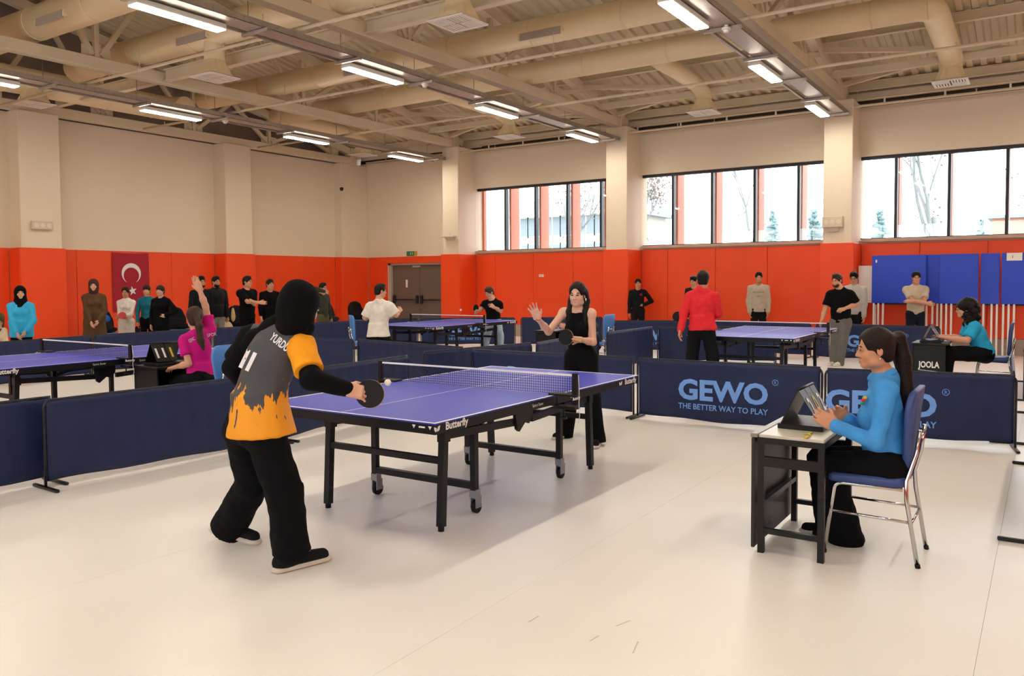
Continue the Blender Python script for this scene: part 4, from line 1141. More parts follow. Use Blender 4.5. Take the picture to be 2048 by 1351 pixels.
def person(label, J, sk, top=None, bot=None, hair=None, shoes='1a1a1c', vox=.010, cvox=.013, fem=False, hands=None, seed=0, face=True, cname='person'):
    """one figure: a continuous body plus clothing, hair, shoes and facial details as its children"""
    h = J['h']; s = h / 1.70; f, r = J['f'], J['r']
    pel, che, nk, hd, R = J['pel'], J['che'], J['nk'], J['hd'], J['R']
    base = np.array([(J['aL'][0] + J['aR'][0]) / 2, (J['aL'][1] + J['aR'][1]) / 2, 0.])
    root = thing(cname, label, 'person', base)
    hs = s * 1.0
    lat = nrm(J['sR'] - J['sL']); up = nrm(che - pel); dep = nrm(np.cross(up, lat))
    sleeve = (top or {}).get('sleeve', 'long')
    # ---- body
    S = Sdf(vox)
    head_sdf(S, hd, R, hs * J.get('hs', 1.), fem)
    S.cone(nk - up * .03 * s, hd + R @ (np.array([0, -.02, -.055]) * s), .056 * s if not fem else .049 * s, .052 * s if not fem else .045 * s, .035)
    S.cone(nk, (J['sL'] + J['sR']) / 2 - up * .03 * s, .054 * s, .06 * s, .05)
    for q in 'LR': S.cone(nk - up * .005 * s - f * .01 * s, J['s' + q], .040 * s, .036 * s, .04)
    S.cone(J['sL'], J['sR'], .048 * s, .048 * s, .04)
    S.cone(pel, che, .105 * s, .12 * s, .05, dep, .62)
    for q in 'LR':
        sh, el, wr = J['s' + q], J['e' + q], J['w' + q]
        a_ = (.043 if fem else .050) * s * J.get('arm', 1.) * (.82 if (top and sleeve == 'long') else 1.)
        S.cone(sh, el, a_, a_ * .80, .03); S.cone(el, el * .6 + wr * .4, a_ * .80, a_ * .82, .02); S.cone(el * .6 + wr * .4, wr, a_ * .82, a_ * .52, .02)
        hp = (hands or {}).get(q, {})
        d = hp.get('d'); d = nrm(wr - el) if d is None else nrm(d)
        pn = hp.get('pn'); 
        if pn is None: pn = (-r if q == 'R' else r) * .8 + f * .0 - up * .2
        hand(S, wr, d, pn, (1 if q == 'L' else -1) * hp.get('side', 1), s * hp.get('s', 1.), hp.get('curl', .38), hp.get('spread', .12))
        S.cone(J['h' + q], J['k' + q], .07 * s, .045 * s, .03); S.cone(J['k' + q], J['a' + q], .045 * s, .034 * s, .02)
        fd = J.get('fd' + q, f); S.cone(J['a' + q] - fd * .02 * s - np.array([0, 0, .01 * s]), J['a' + q] + fd * .10 * s - np.array([0, 0, .026 * s]), .028 * s, .018 * s, .015)
    link('body', S.mesh('body', origin=base), skin(sk), root)
    if face:
        face_parts(root, base, hd, R, hs * J.get('hs', 1.), hairm((hair or {}).get('col', '17110e')), mat('lips_' + sk, tuple(int(int(sk[i:i + 2], 16) * q) for i, q in ((0, .90), (2, .72), (4, .70))), .45, var=0))
    # ---- trousers
    if bot:
        S = Sdf(cvox); b_ = bot.get('bulk', 1.) * s
        S.ell(pel - up * .03 * s, np.array([.150, .115, .13]) * b_, np.stack([lat, dep, up], 1), .04)
        fl = bot.get('hem', .062) * s; kn = bot.get('knee', .066) * s; th = bot.get('thigh', .092) * s
        for q in 'LR':
            hh, kk, aa = J['h' + q], J['k' + q], J['a' + q]
            S.cone(hh, kk, th, kn, .045)
            dn = nrm(aa - kk); S.cone(kk, aa + dn * bot.get('drop', .01) * s, kn, fl, .03, flat=False) if not bot.get('flare') else S.cone(kk - dn * .02, aa + dn * bot.get('drop', .03) * s, kn * .98, fl, .03, flat=True)
        o = link(bot.get('name', 'trousers'), S.mesh('trousers', fold=bot.get('fold', .006) * s, seed=seed + 1, origin=base), bot['m'], root)
    # ---- shoes
    for q in 'LR':
        fd = nrm(J.get('fd' + q, f)); aa = J['a' + q]; fu = J.get('fu' + q, np.array([0, 0, 1.])); fr = nrm(np.cross(fd, fu)); fu = np.cross(fr, fd)
        g = aa - fu * .045 * s * 1.0; s0 = s; s = s * J.get('shoe', 1.)
        if abs(fu[2]) > .99: g = np.array([aa[0], aa[1], .0])
        S = Sdf(min(cvox, .011))
        S.cone(g + fd * -.058 * s + fu * .045 * s, g + fd * .165 * s + fu * .035 * s, .042 * s, .034 * s, .02)
        S.cone(g + fd * -.035 * s + fu * .05 * s, g + fd * -.02 * s + fu * .10 * s, .042 * s, .040 * s, .03)
        S.cut(g + fu * .022 * s, -fu)
        o = link('shoe', S.mesh('shoe', origin=base), cloth(shoes), root)
        S = Sdf(.008); S.cone(g + fd * -.062 * s + fu * .016 * s, g + fd * .172 * s + fu * .016 * s, .048 * s, .043 * s, .01, fu, .42)
        S.cut(g + fu * .0, -fu)
        link('sole', S.mesh('sole', origin=base), cloth(J.get('sole', 'd8cfc2')), o)
        s = s0
    # ---- top
    if top:
        S = Sdf(cvox); b_ = top.get('bulk', 1.) * s; w_ = top.get('wide', 1.)
        hem = top.get('hem', .06) * s
        p0 = pel - np.array(top.get('hv', up)) * hem + np.array(top.get('hoff', (0, 0, 0)))
        hipw = top.get('hip', .155 if fem else .150) * b_; wa = top.get('waist', .130 if fem else .143) * b_; ch = top.get('chest', .150 if fem else .160) * b_ * w_
        mid = pel * .55 + che * .45
        S.cone(p0, mid, hipw, wa, .03, dep, top.get('flat', .78), flat=True)
        S.cone(mid, che + up * .02 * s, wa, ch, .05, dep, top.get('dflat', .72))
        S.cone(J['sL'] * .9 + J['sR'] * .1, J['sR'] * .9 + J['sL'] * .1, .050 * s, .050 * s, .05)
        S.cone(che, nk - up * .035 * s, ch * .8, .066 * s, .05, dep, .8)
        if sleeve != 'none':
            for q in 'LR': S.cone(nk - up * .012 * s - f * .01 * s, J['s' + q] + up * .008 * s, .054 * s, .044 * s, .045)
        if fem:
            for q in (-1, 1): S.ell(che + lat * q * .062 * s + dep * -1 * 0 + f * .085 * b_ - up * .02 * s, np.array([.058, .052, .058]) * b_, None, .04)
        for q in 'LR':
            sh, el, wr = J['s' + q], J['e' + q], J['w' + q]; sr = top.get('sr', .060 if not fem else .055) * b_
            if sleeve == 'long':
                S.cone(sh, el, sr * .95, sr * .86, .025); S.cone(el, wr + (el - wr) * top.get('cuff', .04), sr * .88, sr * .66, .018, flat=False)
            elif sleeve == 'short':
                e2 = sh + (el - sh) * top.get('sl', .72); S.cone(sh, sh + (el - sh) * .1, sr * .98, sr * 1.0, .05); S.cone(sh, e2, sr * 1.0, sr * 1.18, .03, flat=True)
        if sleeve == 'none':
            for q in 'LR':
                S.ell(J['s' + q] + lat * (.042 * s if q == 'R' else -.042 * s) + up * .0, np.array([.062, .085, .085]) * s, np.stack([lat, dep, up], 1), .01, op='s')
        if top.get('collar'):
            cp = [nk + up * .008 * s + (lat * math.cos(t) * .056 + f * (math.sin(t) * .056 + .004) - up * .012 * math.sin(t)) * s for t in np.linspace(0, 6.283, 13)]
            S.chain(cp, [.015 * s] * 13, .012)
            S.cone(nk - up * .05 * s, nk - up * .005 * s, .066 * s, .058 * s, .03)
        else:
            S.ell(nk + up * .035 * s + f * .035 * s, np.array([.062, .062, .060]) * s * top.get('neck', 1.), None, .012, op='s')
        if top.get('hood'):
            S.ell(nk - f * .065 * s - up * .01 * s, np.array([.10, .055, .055]) * s, np.stack([lat, dep, up], 1), .03)
            S.cone(nk - lat * .07 * s + f * .0 * s, nk + f * .075 * s - up * .05 * s, .024 * s, .018 * s, .02); S.cone(nk + lat * .07 * s, nk + f * .075 * s - up * .05 * s, .024 * s, .018 * s, .02)
        o = link(top.get('name', 'shirt'), S.mesh('shirt', fold=top.get('fold', .006) * s, seed=seed, origin=base), top['m'], root)
        J['_top'] = o
        if top.get('rib'):
            S = Sdf(cvox); S.cone(p0 - up * .008, p0 + up * .05 * s, hipw * .98, hipw * 1.03, .01, dep, .78, flat=True)
            link('waistband', S.mesh('waistband', origin=base), top['m'], root)
    # ---- hair / headscarf
    if hair:
        st = hair['style']; hs2 = hs * J.get('hs', 1.)
        if st == 'hijab':
            S = Sdf(min(cvox, .010))
            def W(x, y, z): return hd + R @ (np.array([x, y, z]) * hs2)
            S.ell(W(0, -.018, .036), np.array([.094, .114, .102]) * hs2, R, .02)
            S.ell(W(0, -.030, -.045), np.array([.086, .094, .10]) * hs2, R, .05)
            S.cone(W(0, .0, -.09), nk + f * .01, .080 * hs2, (.096 if hair.get('drape', 1) else .078) * s, .05)
            if hair.get('drape', 1): S.cone(nk + up * .01, (J['sL'] + J['sR']) / 2 + f * .03 - up * .03 * s, .10 * s, .115 * s * hair.get('dr', 1.), .05, dep, .85)
            S.ell(W(0, .115, -.028), np.array([.056, .075, .080]) * hs2, R, .012, op='s')
            link('headscarf', S.mesh('headscarf', fold=.005, fscale=1.2, seed=seed + 5, origin=base), hair['m'], root)
            if hair.get('inner'):
                S = Sdf(.008); S.ell(W(0, .005, .030), np.array([.080, .098, .090]) * hs2, R, .01); S.ell(W(0, .112, -.030), np.array([.052, .08, .078]) * hs2, R, .01, op='s')
                link('under_scarf', S.mesh('under_scarf', origin=base), hair['inner'], root)
        else:
            S, W = hair_sdf(min(vox, .009), hd, R, hs2, st)
            if st == 'curly':
                S.ell(W(0, -.02, .045), np.array([.10, .115, .10]) * hs2, R, .02)
                rs = np.random.RandomState(3)
                for _ in range(70):
                    v = rs.normal(size=3); v = v / np.linalg.norm(v); v[1] -= .25
                    p = np.array([v[0] * .105, -.035 + v[1] * .11, .0 + v[2] * .13])
                    if p[1] > .035 and p[2] < .07: continue
                    S.ell(W(*p), np.array([.042, .042, .042]) * hs2, R, .01)
                for _ in range(40):
                    p = (rs.uniform(-.11, .11), rs.uniform(-.15, -.02), rs.uniform(-.27, -.04)); S.ell(W(*p), np.array([.046] * 3) * hs2, R, .012)
                S.ell(W(0, .11, -.045), np.array([.062, .068, .09]) * hs2, R, .01, op='s')
            if st == 'pony':
                p = [W(0, -.095, .055)] + [np.array(q) for q in hair['tail']]
                rr = hair.get('tr', [.028, .036, .034, .026, .012])
                S.chain(p, [v * s for v in rr[:len(p)]], .02)
            if st in ('long', 'half'):
                for q in (-1, 1):
                    S.chain([W(q * .062, -.045, .03), W(q * .076, -.045, -.06), W(q * .084, .0, -.17), W(q * .086, .045, -.29 if st == 'half' else -.2)], [.034 * s, .032 * s, .034 * s, .016 * s], .03)
                S.chain([W(0, -.06, .02), W(0, -.085, -.10), W(0, -.10, -.22), W(0, -.10, -.33)], [.07 * s, .075 * s, .07 * s, .03 * s], .03)
                if st == 'half': S.ell(W(0, -.05, .108), np.array([.030, .042, .022]) * hs2, R, .02)
            if st == 'bangs':
                S.chain([W(0, -.06, .02), W(0, -.075, -.07)], [.07 * s, .045 * s], .03)
            link('hair', S.mesh('hair', fold=.0025, fscale=2.2, seed=seed + 9, origin=base), hairm(hair.get('col', '17110e')), root)
            if hair.get('beard'):
                S = Sdf(.008)
                S.ell(W(0, .030, -.070), np.array([.064, .064, .055]) * hs2, R, .01); S.ell(W(0, .075, -.038), np.array([.046, .06, .030]) * hs2, R, .01, op='s')
                S.ell(W(0, -.05, -.05), np.array([.09, .06, .12]) * hs2, R, .01, op='s')
                S.cut(W(0, 0, -.032), R[:, 2])
                link('beard', S.mesh('beard', origin=base), hairm(hair['beard']), root)
            if hair.get('glasses'):
                b = MB()
                for q in (-1, 1):
                    b.tube([W(q * .031 + .022 * math.cos(a), .106, .004 + .017 * math.sin(a)) - base for a in np.linspace(0, 6.283, 13)], .0017 * s, 6)
                    b.tube([W(q * .053, .104, .008) - base, W(q * .080, .0, .006) - base], .0017 * s, 6)
                b.tube([W(-.009, .107, .006) - base, W(.009, .107, .006) - base], .0017 * s, 6)
                link('glasses', b, M_blk, root)
    J['base'] = base; J['root'] = root
    return root
def on_cloth(J, name, body, size, m, px, py, ang, bold=0., fit=None, D=None, child='_top'):
    """print lettering on a garment: laid flat towards the viewer of the garment, then dropped onto its surface"""
    from mathutils.bvhtree import BVHTree
    o = J[child]; me = o.data; base = J['base']
    bv = BVHTree.FromPolygons([tuple(v.co) for v in me.vertices], [tuple(p.vertices) for p in me.polygons])
    vs, fs = text_mb(body, size, bold)
    import bmesh
    bm = bmesh.new(); tv = [bm.verts.new(v) for v in vs]
    for q in fs: bm.faces.new([tv[i] for i in q])
    bmesh.ops.triangulate(bm, faces=bm.faces)
    for _ in range(3):
        lg = [e for e in bm.edges if e.calc_length() > size * .18]
        if lg: bmesh.ops.subdivide_edges(bm, edges=lg, cuts=1); bmesh.ops.triangulate(bm, faces=bm.faces)
    bm.verts.index_update(); vs = np.array([tuple(v.co) for v in bm.verts]); fs = [tuple(v.index for v in q.verts) for q in bm.faces]; bm.free()
    sx = 1. if fit is None else fit / (vs[:, 0].max() - vs[:, 0].min())
    a = math.radians(ang); xd = RGT * math.cos(a) + UPV * math.sin(a); yd = -RGT * math.sin(a) + UPV * math.cos(a)
    c = at(px, py, D)
    dirn = nrm(c - EYE)
    out = []
    for x, y, _ in vs:
        p = c + xd * x * sx + yd * y - dirn * .6
        hit = bv.ray_cast(Vector(p - base), Vector(dirn), 2.)
        q = (np.array(hit[0]) - dirn * .004) if hit[0] is not None else (p + dirn * .6 - base)
        out.append(tuple(q))
    me2 = bpy.data.meshes.new(name); me2.from_pydata(out, [], fs); me2.update()
    return link(name, me2, m, J['root'])

# ================================================================ the people
BLACK = cloth('0d0d10'); 
def Bp(px, D): q = at(px, 600, D); return (q[0], q[1])
def H(px, py, D): return at(px, py, D)[2]
# ---- foreground player, seen from behind
D = 4.45
J = from_px(D, 1.64, 146, look=143, pitch=-18, hd=(602, 613, -.04), nk=(568, 664, .0), sR=(602, 690, -.09), sL=(507, 672, .10), che=(540, 722, .0),
            eR=(622, 757, -.22), wR=(692, 777, -.13), eL=(466, 735, .16), wL=(505, 790, .30), pel=(503, 838, .0), hR=(528, 866, -.06), hL=(484, 858, .08),
            kR=(570, 985, -.07), kL=(508, 962, .22), aR=(583, 1102, .0), aL=(455, 1056, .44))
J['fdR'] = nrm(onz(628, 1112, .03) - onz(540, 1133, .03)); J['fdL'] = nrm(at(500, 1080, D + .40) - at(420, 1056, D + .47))
_u = np.array([0, 0, 1.]); J['fuL'] = nrm(_u - J['fdL'] * (_u @ J['fdL'])); J['hs'] = 1.06; J['shoe'] = 1.14
def jersey_mat():
    m = bpy.data.materials.new('grey_orange_jersey'); m.use_nodes = True; nt = m.node_tree; b = nt.nodes['Principled BSDF']
    b.inputs['Roughness'].default_value = .62; b.inputs['Specular IOR Level'].default_value = .35
    tc = nt.nodes.new('ShaderNodeTexCoord'); mp = nt.nodes.new('ShaderNodeMapping'); mp.inputs['Scale'].default_value = (26, 26, 5)
    mp.inputs['Rotation'].default_value = (0, .35, 0)
    n = nt.nodes.new('ShaderNodeTexNoise'); n.inputs['Scale'].default_value = 1.; n.inputs['Detail'].default_value = 4
    n2 = nt.nodes.new('ShaderNodeTexNoise'); n2.inputs['Scale'].default_value = 7.
    sp = nt.nodes.new('ShaderNodeSeparateXYZ'); nt.links.new(tc.outputs['Object'], sp.inputs[0]); nt.links.new(tc.outputs['Object'], mp.inputs[0])
    nt.links.new(mp.outputs[0], n.inputs['Vector']); nt.links.new(tc.outputs['Object'], n2.inputs['Vector'])
    def mth(op, a, bb):
        q = nt.nodes.new('ShaderNodeMath'); q.operation = op
        for i, v in enumerate((a, bb)):
            if isinstance(v, (int, float)): q.inputs[i].default_value = v
            else: nt.links.new(v, q.inputs[i])
        return q.outputs[0]
    a = mth('MULTIPLY', mth('SUBTRACT', n.outputs['Fac'], .5), .62); c = mth('MULTIPLY', mth('SUBTRACT', n2.outputs['Fac'], .5), .16)
    zz = mth('ADD', mth('ADD', sp.outputs['Z'], a), c)
    g = mth('GREATER_THAN', zz, .925)
    mx = nt.nodes.new('ShaderNodeMix'); mx.data_type = 'RGBA'; nt.links.new(g, mx.inputs['Factor'])
    mx.inputs['A'].default_value = lin('f0a020') + (1,); mx.inputs['B'].default_value = lin('46464b') + (1,)
    nt.links.new(mx.outputs['Result'], b.inputs['Base Color'])
    return m
M_org = cloth('f0a020', .65)
person('woman player in black headscarf and grey and orange jersey swinging a bat', J, 'dcaa90',
       top=dict(m=jersey_mat(), sleeve='short', hem=.085, hv=(0, 0, 1), hoff=RGT * .055, flat=.88, bulk=1.02, fold=.007, sl=.35, hip=.200, waist=.155, chest=.158), bot=dict(m=BLACK, flare=1, hem=.104, knee=.096, thigh=.108, bulk=.98, fold=.007, drop=.004),
       hair=dict(style='hijab', m=cloth('0a0a0c'), drape=0), shoes='1b1d20', vox=.006, cvox=.008, fem=True, seed=11,
       hands=dict(R=dict(d=at(736, 786, D - .10) - at(690, 775, D - .13), pn=-UPV * .4 + FWD * .6, curl=.42), L=dict(curl=.6)))
base = J['base']; root = J['root']
for q in 'RL':
    S = Sdf(.007); sh, el, wr = J['s' + q], J['e' + q], J['w' + q]
    S.cone(sh, sh + (el - sh) * .1, .070, .072, .03); S.cone(sh - (el - sh) * .02, sh + (el - sh) * .78, .072, .077, .03, flat=True)
    link('sleeve', S.mesh('sleeve', fold=.004, seed=4, origin=base), M_org if q == 'R' else cloth('0d0d10'), root)
    S = Sdf(.007); S.cone(sh, el, .055, .052, .03); S.cone(el, wr, .052, .040, .03)
    link('under_sleeve', S.mesh('under_sleeve', fold=.005, seed=6, origin=base), BLACK, root)
S = Sdf(.008)
S.chain([at(582, 650, D - .02), at(548, 662, D + .0), at(512, 682, D + .03), at(487, 700, D + .05)], [.085, .066, .056, .040], .05, FWD, .6)
S.chain([at(612, 655, D - .08), at(612, 668, D - .10)], [.045, .03], .03)
link('scarf_tail', S.mesh('scarf_tail', fold=.006, seed=3, origin=base), cloth('0a0a0c'), root)
on_cloth(J, 'name_print', 'YURDU', .062, M_print, 555, 690, -38, bold=.0015, fit=.115, D=D)
on_cloth(J, 'number_print', 'II', .15, M_print, 487, 737, -26, bold=.003, fit=.060, D=D)
bat('black bat in the hand of the player in grey and orange', at(740, 787, D - .10), -FWD + RGT * -.18 + UPV * .12, at(694, 777, D - .12) - at(740, 787, D - .10))

# ---- opponent in black
D = 7.95
J = from_px(D, 1.66, -30, look=-22, pitch=-4, hd=(1155, 590, -.05), nk=(1156, 622, .0), sR=(1128, 625, .06), sL=(1182, 627, -.06), che=(1157, 652, .0), eR=(1097, 663, -.04), wR=(1076, 637, -.20),
            eL=(1186, 684, -.06), wL=(1163, 679, -.26), pel=(1161, 702, .02), hR=(1147, 716, .08), hL=(1177, 716, -.05), kR=(1141, 790, .08), kL=(1186, 800, -.16), aR=(1130, 866, .20), aL=(1193, 878, -.20))
J['fdR'] = nrm(onz(1108, 874, .02) - onz(1138, 866, .02)); J['fdL'] = facing(-10)
person('woman player in a black sleeveless top with one palm raised and a bat in hand', J, 'e2b49c', top=dict(m=BLACK, sleeve='none', hem=.05, bulk=.92, fold=.003, waist=.122, hip=.140, chest=.138, neck=.80),
       bot=dict(m=BLACK, flare=1, hem=.088, knee=.076, thigh=.095, bulk=.98, fold=.004, drop=.03), hair=dict(style='half', col='15100f'), shoes='1d1d1f', vox=.006, cvox=.009, fem=True, seed=21,
       hands=dict(R=dict(d=at(1062, 606, D - .22) - at(1076, 637, D - .20), pn=-FWD, curl=.10, spread=.28, s=1.0), L=dict(d=at(1140, 677, D - .28) - at(1163, 679, D - .26), pn=-UPV * .5 - FWD * .3, curl=.55)))
bat('black bat held low by the woman in the black top', at(1132, 674, D - .31), -FWD - RGT * .75 + UPV * .1, at(1162, 680, D - .27) - at(1132, 674, D - .31))
o = link('bracelet', MB().tube([J['wR'] - J['base'] + np.array([.026 * math.cos(a), .026 * math.sin(a), -.01]) for a in np.linspace(0, 6.28, 13)], .003, 6), M_redr, J['root'])
o = link('earring', uv_ball((.008, .008, .016)), M_chrome, J['root'], J['hd'] - J['base'] + J['R'] @ np.array([-.082, -.004, -.045]))

# ---- seated girl in the blue polo
D = 4.62
J = from_px(D, 1.62, -123, look=-98, pitch=-5, hd=(1750, 699, .0), nk=(1768, 752, .02), sL=(1774, 782, -.13), sR=(1758, 770, .17), che=(1764, 830, .02), eL=(1752, 884, -.18), wL=(1668, 849, -.10), eR=(1742, 866, .22), wR=(1690, 834, .16),
            pel=(1774, 918, .02), hL=(1780, 934, -.09), hR=(1774, 928, .11), kL=(1656, 928, .09), kR=(1642, 916, .25), aL=(1692, 1076, .22), aR=(1668, 1066, .34))
J['fdL'] = facing(-115); J['fdR'] = facing(-115)
M_polo = cloth('4797de', .7)
person('seated girl in a light blue polo with a long ponytail turning score pages', J, 'c98f6e', top=dict(m=M_polo, sleeve='long', hem=.04, bulk=.98, fold=.010, hip=.158, waist=.146, chest=.146, dflat=.80, flat=.84, collar=1),
       bot=dict(m=BLACK, flare=1, hem=.105, knee=.078, thigh=.098, bulk=.95, fold=.006, drop=.03), hair=dict(style='pony', col='1d0f0d', tail=[at(1797, 676, D + .03), at(1806, 720, D + .03), at(1812, 790, D - .0), at(1808, 850, D - .0)], tr=[.030, .040, .048, .046, .020]),
       shoes='151517', vox=.006, cvox=.008, fem=True, seed=31,
       hands=dict(L=dict(d=at(1640, 832, D - .06) - at(1668, 849, D - .10), pn=FWD * .9 + UPV * .2, curl=.50, side=1), R=dict(d=at(1668, 820, D + .13) - at(1690, 834, D + .16), pn=-FWD * .8 - RGT * .3, curl=.5)))
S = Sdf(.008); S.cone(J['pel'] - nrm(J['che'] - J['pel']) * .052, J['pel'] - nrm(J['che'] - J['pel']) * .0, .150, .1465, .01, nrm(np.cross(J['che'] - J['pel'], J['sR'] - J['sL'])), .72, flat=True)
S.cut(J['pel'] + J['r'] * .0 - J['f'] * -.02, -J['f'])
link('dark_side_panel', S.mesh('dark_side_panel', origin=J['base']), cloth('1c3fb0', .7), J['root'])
S = Sdf(.006); _nk = J['nk']; _up = nrm(J['che'] - J['pel']); _lt = nrm(J['sR'] - J['sL'])
cp = [_nk + _up * .020 + _lt * math.cos(t) * .060 + J['f'] * (math.sin(t) * .062 + .006) - _up * .022 * math.sin(t) for t in np.linspace(-1.2, 4.3, 13)]
S.chain(cp, [.012] * 13, .008); S.chain([q - _up * .016 + (q - _nk) * .12 for q in cp], [.013] * 13, .012)
link('collar', S.mesh('collar', origin=J['base']), M_polo, J['root'])
for dx, dy, cc in ((0, 0, 'd8433a'), (4, -5, 'e0b13a'), (-2, 6, '3f9a6a')):
    q = at(1727 + dx, 800 + dy, D - .03); link('chest_badge', uv_ball((.012, .012, .010), 8, 6), cloth(cc), J['root'], q - J['base'])
link('earring', uv_ball((.006, .006, .006)), M_chrome, J['root'], J['hd'] - J['base'] + J['R'] @ np.array([-.084, .0, -.045]))

# ---- seated girl in magenta with raised hand
D = 8.5
M_mag = cloth('c5187e', .7)
J = from_px(D, 1.62, -128, look=-150, hd=(389, 636, .0), nk=(394, 663, .0), sL=(369, 682, -.04), sR=(420, 664, .14), che=(396, 700, .05), eL=(377, 727, -.10), wL=(350, 734, .05), eR=(411, 612, .16), wR=(399, 579, .12),
            pel=(402, 752, .05), hL=(398, 760, -.04), hR=(402, 757, .14), kL=(352, 764, .20), kR=(355, 758, .40), aL=(352, 838, .30), aR=(358, 832, .45))
person('seated girl in a magenta T-shirt with one arm raised and a brown ponytail', J, 'd29c80', top=dict(m=M_mag, sleeve='short', hem=.05, bulk=.98, fold=.006, sl=.62), bot=dict(m=BLACK, hem=.062, knee=.075, thigh=.095),
       hair=dict(style='pony', col='38261d', tail=[at(398, 652, D - .16), at(402, 680, D - .17), at(407, 697, D - .17)], tr=[.03, .036, .036, .018]), vox=.008, cvox=.011, fem=True, seed=41,
       hands=dict(R=dict(d=at(388, 552, D + .10) - at(399, 579, D + .12), pn=FWD * .9, curl=.08, spread=.05), L=dict(curl=.3, pn=-UPV)))
on_cloth(J, 'shirt_print', 'GENC', .05, M_print, 385, 682, 30, fit=.07, D=D); on_cloth(J, 'shirt_print', 'SPOR', .05, M_print, 424, 672, 12, fit=.10, D=D)
link('wrist_watch', MB().tube([J['wL'] - nrm(J['eL'] - J['wL']) * -.03 - J['base'] + np.array([.030 * math.cos(a) * .4, .030 * math.cos(a), .030 * math.sin(a)]) for a in np.linspace(0, 6.28, 13)], .006, 6), M_blk, J['root'])

# ---- seated woman with curly hair
D = 11.2
M_turq = cloth('2fa8d8', .8)
J = from_px(D, 1.64, -123, look=-100, pitch=-6, hd=(1928, 618, .0), nk=(1938, 640, .0), sL=(1950, 653, -.14), sR=(1938, 648, .16), che=(1953, 670, .0), eL=(1934, 680, -.16), wL=(1888, 675, -.08), eR=(1928, 676, .2), wR=(1880, 672, .12),
            pel=(1966, 702, .0), hL=(1962, 708, -.09), hR=(1958, 706, .10), kL=(1898, 708, -.08), kR=(1896, 704, .10), aL=(1888, 775, -.05), aR=(1884, 770, .12))
J['arm'] = 1.25
person('seated woman in a turquoise shirt with dark curly hair typing at a desk', J, 'd6a084', top=dict(m=M_turq, sleeve='short', hem=.05, bulk=1.2, fold=.006, sl=.8), bot=dict(m=BLACK, hem=.07, knee=.085, thigh=.115, bulk=1.15),
       hair=dict(style='curly', col='120e0d', glasses=1), vox=.009, cvox=.012, fem=True, seed=51, hands=dict(L=dict(pn=-UPV, curl=.25), R=dict(pn=-UPV, curl=.25)))
# ---- person seated behind the woman in black
D = 14.5
J = from_px(D, 1.68, -123, look=-110, pitch=-10, hd=(1165, 622, .0), nk=(1172, 637, .0), sL=(1182, 648, -.14), sR=(1172, 644, .16), che=(1183, 658, .0), eL=(1166, 668, -.14), wL=(1132, 655, -.05), eR=(1160, 664, .2), wR=(1128, 652, .12),
            pel=(1190, 684, .0), hL=(1187, 688, -.09), hR=(1183, 686, .10), kL=(1138, 688, -.08), kR=(1136, 684, .10), aL=(1138, 735, -.05), aR=(1134, 732, .12))
person('person in a grey top seated behind the woman in the black sleeveless top', J, 'd6a084', top=dict(m=cloth('4b4e52'), sleeve='short', hem=.05, bulk=1.05, sl=.8), bot=dict(m=BLACK, hem=.07), hair=dict(style='short', col='17120f'), vox=.011, cvox=.015, seed=61)

# ---- man in the red jacket, seen from behind
D = 11.5
M_redj = cloth('e2313a', .7)
J = from_px(D, 1.76, 150, look=165, pitch=-8, hd=(1406, 560, .0), nk=(1404, 578, -.02), sL=(1379, 593, .06), sR=(1430, 594, -.06), che=(1404, 608, .0), eL=(1368, 626, .05), wL=(1361, 660, -.04), eR=(1436, 626, .0), wR=(1408, 640, .22),
            pel=(1402, 650, .0), hL=(1390, 658, .05), hR=(1415, 658, -.05), kL=(1384, 712, .10), kR=(1425, 712, -.04), aL=(1375, 778, .02), aR=(1430, 778, -.06))
person('man in a red jacket and black trousers seen from behind', J, 'c98f70', top=dict(m=M_redj, sleeve='long', hem=.06, hv=(0, 0, 1), hoff=RGT * .022, hip=.176, flat=.9, bulk=1.08, fold=.009, collar=1, rib=1), bot=dict(m=cloth('15161b'), hem=.075, knee=.082, thigh=.094, bulk=.92),
       hair=dict(style='short', col='14110f'), vox=.009, cvox=.011, seed=71, hands=dict(R=dict(d=-RGT + FWD * .1, curl=.5)))
bat('dark bat showing beside the elbow of the man in red', at(1356, 633, D + .24), -FWD + RGT * -.3, at(1404, 640, D + .24) - at(1356, 633, D + .24))
# ---- walking man in black T-shirt and grey jeans
D = 14.7
J = from_px(D, 1.72, -48, look=-55, pitch=-8, hd=(1674, 561, .0), nk=(1680, 577, .0), sR=(1661, 588, .08), sL=(1701, 588, -.08), che=(1681, 600, .0), eR=(1651, 616, .08), wR=(1643, 642, .0), eL=(1713, 608, -.06), wL=(1688, 617, -.22),
            pel=(1682, 638, .0), hR=(1672, 646, .06), hL=(1691, 646, -.05), kR=(1667, 683, .03), kL=(1684, 685, -.1), aR=(1668, 722, .02), aL=(1680, 724, -.05))
J['sole'] = 'e8e2d8'
person('bearded man in a black T-shirt and grey jeans walking past the table', J, 'cf9a7a', top=dict(m=BLACK, sleeve='short', hem=.06, hv=(0, 0, 1), bulk=1.12, fold=.006, sl=.8), bot=dict(m=cloth('6b6a68'), hem=.07, knee=.085, thigh=.115, bulk=1.08),
       hair=dict(style='fade', col='3a2a20', beard='38281e'), shoes='dcd4c8', vox=.009, cvox=.012, seed=81, hands=dict(L=dict(pn=-UPV * .6 + FWD * .4, curl=.35)))
